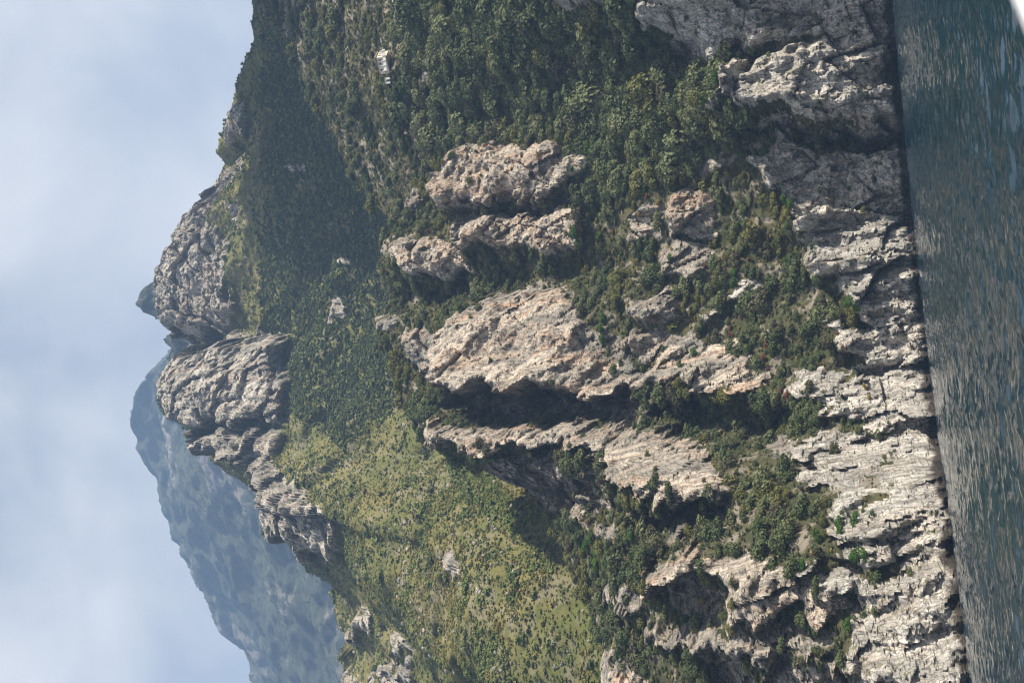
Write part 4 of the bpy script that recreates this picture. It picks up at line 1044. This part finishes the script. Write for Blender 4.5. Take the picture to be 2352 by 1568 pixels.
hs = coast_spot([886], [140])[0]
hs[2] += 2.6; hs[1] -= 2.0
house = empty('house', hs); house.scale = (0.86,)*3
tag(house, 'small cream house with low roof and white terrace high on the wooded slope', 'house')
A_, B_, C_, D_ = (1.8, -3.2), (5.6, 1.4), (0.2, 5.6), (-6.2, 0.6)
prism('wall', [A_, B_, C_, D_], -2.5, [3.0]*4, M_CREAM, house)
rf = prism('roof', [(1.9, -3.8), (6.2, 1.5), (0.2, 6.2), (-6.9, 0.5)], 3.0, [3.9, 3.7, 3.5, 3.25], M_TILE, house)
def on_wall(name, P, Q, t, w, z, h, mat, parent, out=0.06):
    P, Q = np.array(P), np.array(Q); d = (Q-P)/np.linalg.norm(Q-P); nrm = np.array([d[1], -d[0]])
    c = P + (Q-P)*t + nrm*out*0.5
    return slab(name, (c[0], c[1], z), (w, out + 0.1, h), mat, parent, math.atan2(d[1], d[0]))
for (P, Q, t, w, z, h) in ((A_, B_, 0.35, 0.9, 1.5, 1.3), (A_, B_, 0.72, 0.9, 1.5, 1.3), (D_, A_, 0.25, 1.0, 1.5, 1.3), (D_, A_, 0.62, 1.0, 1.5, 1.3)):
    wf = on_wall('window', P, Q, t, w + 0.24, z, h + 0.24, M_WHITE, house)
    on_wall('pane', P, Q, t, w, z, h, M_DARKW, wf, 0.10)
on_wall('door', D_, A_, 0.84, 1.0, 1.0, 2.1, M_WOODP, house)
slab('chimney', (0.6, 2.0, 4.2), (0.7, 0.7, 1.3), M_CREAM, rf)
slab('terrace', (-0.8, -4.6, -1.9), (11.5, 3.4, 0.4), M_STONE, house)
slab('terrace_wall', (-0.8, -6.2, -2.6), (11.5, 0.35, 1.5), M_WHITE, house)
for i in range(5): slab('pier', (-6.0 + 2.6*i, -6.42, -2.3), (0.42, 0.42, 2.5), M_WHITE, house)
shed = empty('garden_hut', hs + np.array([-9.2, -1.6, -2.0]))
tag(shed, 'tiny white hut left of the cream house', 'hut')
slab('wall', (0, 0, 0.2), (2.6, 2.2, 2.4), M_WHITE, shed); slab('roof', (0, 0, 1.53), (3.1, 2.7, 0.22), M_TILE, shed); on_wall('door', (-1.3, -1.1), (1.3, -1.1), 0.5, 0.9, -0.1, 1.7, M_DARKW, shed)
ts = coast_spot([910], [18])[0]; ts[1] -= 1.5
terr = empty('garden_terrace', ts)
tag(terr, 'long stone terrace wall with white parapet at the right border above the wood', 'terrace')
slab('retaining_wall', (2, 0.5, 0.4), (20, 1.6, 3.6), M_STONE, terr); slab('parapet', (2, -0.3, 2.45), (20, 0.4, 0.5), M_WHITE, terr)
for i in range(7): slab('buttress', (-6.5 + 2.9*i, -0.5, 0.2), (0.6, 0.5, 3.3), M_STONE, terr)
slab('gate_post', (-8.3, -0.2, 1.6), (0.9, 0.9, 3.4), M_WHITE, terr)

def spot(V, X, Y):
    v = V.reshape(-1, 3); a, b = project(v); m = np.where((a-X)**2 + (b-Y)**2 < 10**2)[0]
    if len(m) == 0: m = np.array([np.argmin((a-X)**2 + (b-Y)**2)])
    return v[m[np.argmin(v[m, 1])]].copy()

def cyl(name, a, b, r, mat, parent, n=8):
    a, b = np.array(a, float), np.array(b, float); d = (b-a)/np.linalg.norm(b-a)
    u = np.cross(d, (0.31, 0.2, 0.9) if abs(d[2]) < 0.8 else (1, 0.1, 0)); u /= np.linalg.norm(u); w = np.cross(d, u)
    V = [p + r*(math.cos(i*2*math.pi/n)*u + math.sin(i*2*math.pi/n)*w) for p in (a, b) for i in range(n)]
    me = bpy.data.meshes.new(name)
    me.from_pydata([tuple(v) for v in V], [], [(i, (i+1) % n, n+(i+1) % n, n+i) for i in range(n)] + [tuple(range(n))[::-1], tuple(range(n, 2*n))])
    me.update()
    return link(name, me, mat, parent)

tops = []
for (X, Y, h, lab) in ((1276, 1263, 6.5, 'wooden utility pole in the scrub below the lower grass hill'), (1293, 1469, 5.0, 'short utility pole near the left border'),
                       (1024, 1323, 11.0, 'tall pale utility pole standing in the gully of the grass slope')):
    p = spot(mountV, X, Y); e = empty('utility_pole', p)
    tag(e, lab, 'pole', 'utility poles')
    cyl('post', (0, 0, -1), (0, 0, h), 0.15, M_WOODP, e); ca = cyl('crossarm', (-0.9, 0, h-0.5), (0.9, 0, h-0.5), 0.09, M_WOODP, e)
    for s_ in (-0.8, 0, 0.8): cyl('insulator', (s_, 0, h-0.45), (s_, 0, h-0.15), 0.08, M_WHITE, ca)
    tops.append(p + np.array([0, 0, h-0.3]))
def wire(a, b, lab):
    V, F = [], []
    for i in range(17):
        t = i/16; q = a*(1-t) + b*t - np.array([0, 0, 6*t*(1-t)])
        for k in range(5): V.append((q[0], q[1] + 0.035*math.cos(k*1.257), q[2] + 0.035*math.sin(k*1.257)))
        if i: F += [(i*5-5+k, i*5-5+(k+1) % 5, i*5+(k+1) % 5, i*5+k) for k in range(5)]
    o = link('power_line', mesh_np('power_line', np.array(V), np.array(F)), M_DARKW)
    tag(o, lab, 'wire')
wire(tops[0], tops[1], 'thin dark wire hanging between the two lower utility poles')

boat = None
d1, d2 = ray(2298, 0), ray(2352, 135)
zr = -0.15
q1 = EYE + d1*(zr/d1[2]); q2 = EYE + d2*(zr/d2[2]); dr = (q1-q2)/np.linalg.norm(q1-q2)
side = np.array([dr[1], -dr[0], 0])
if side @ np.array([1, 0, 0]) < 0: side = -side
e0, e1 = q2 - dr*0.25, q1 + dr*2.6
boat = empty('boat', (float(q1[0]), float(q1[1]), 0.0))
tag(boat, 'white rim of the boat, out of focus in the nearest corner', 'boat')
o_ = np.array([q1[0], q1[1], 0.0]); rr_ = 0.045
a_, b_ = e0 + side*rr_ - o_ - np.array([0, 0, rr_]), e1 + side*rr_ - o_ - np.array([0, 0, rr_])
cyl('rail', a_, b_, rr_, M_GEL, boat, 20)
def quadbar(name, P, Q, wdir, w, h, mat, parent):
    P, Q = np.array(P), np.array(Q); V = []
    for p in (P, Q):
        for s_, k in ((0, 0), (1, 0), (1, 1), (0, 1)): V.append(tuple(p + wdir*w*s_ - np.array([0, 0, h*k])))
    me = bpy.data.meshes.new(name); me.from_pydata(V, [], [(0, 1, 2, 3), (7, 6, 5, 4), (0, 4, 5, 1), (1, 5, 6, 2), (2, 6, 7, 3), (3, 7, 4, 0)]); me.update()
    return link(name, me, mat, parent)
quadbar('bulwark', a_ - side*0.02, b_ - side*0.02, side, 0.06, 0.95, M_GEL, boat)
quadbar('deck', a_ + side*0.04 - np.array([0, 0, 0.9]), b_ + side*0.04 - np.array([0, 0, 0.9]), side, 1.6, 0.12, M_GEL, boat)
quadbar('hull', a_ + side*0.01 - np.array([0, 0, 0.96]), b_ + side*0.01 - np.array([0, 0, 0.96]), side, 1.9, 5.4, M_GEL, boat)

# ================================================================== HAZE
def haze():
    V = [(a, b, c) for a in (-2600, 2600) for b in (-1100, 4300) for c in (-420, 2050)]
    F = [(0, 1, 3, 2), (4, 6, 7, 5), (0, 4, 5, 1), (2, 3, 7, 6), (0, 2, 6, 4), (1, 5, 7, 3)]
    o = link('haze', mesh_np('haze', V, F, False))
    m = bpy.data.materials.new('haze_air'); m.use_nodes = True
    n, l = m.node_tree.nodes, m.node_tree.links; n.clear()
    out = n.new('ShaderNodeOutputMaterial'); v = n.new('ShaderNodeVolumePrincipled')
    v.inputs['Color'].default_value = (0.36, 0.58, 1.0, 1); v.inputs['Density'].default_value = HAZE_DENSITY
    v.inputs['Anisotropy'].default_value = 0.0
    l.new(v.outputs[0], out.inputs['Volume'])
    o.data.materials.append(m)
    tag(o, 'thin pale blue haze in the air over sea and mountains', 'haze', kind='stuff')
HAZE_DENSITY = 0.00015
haze()
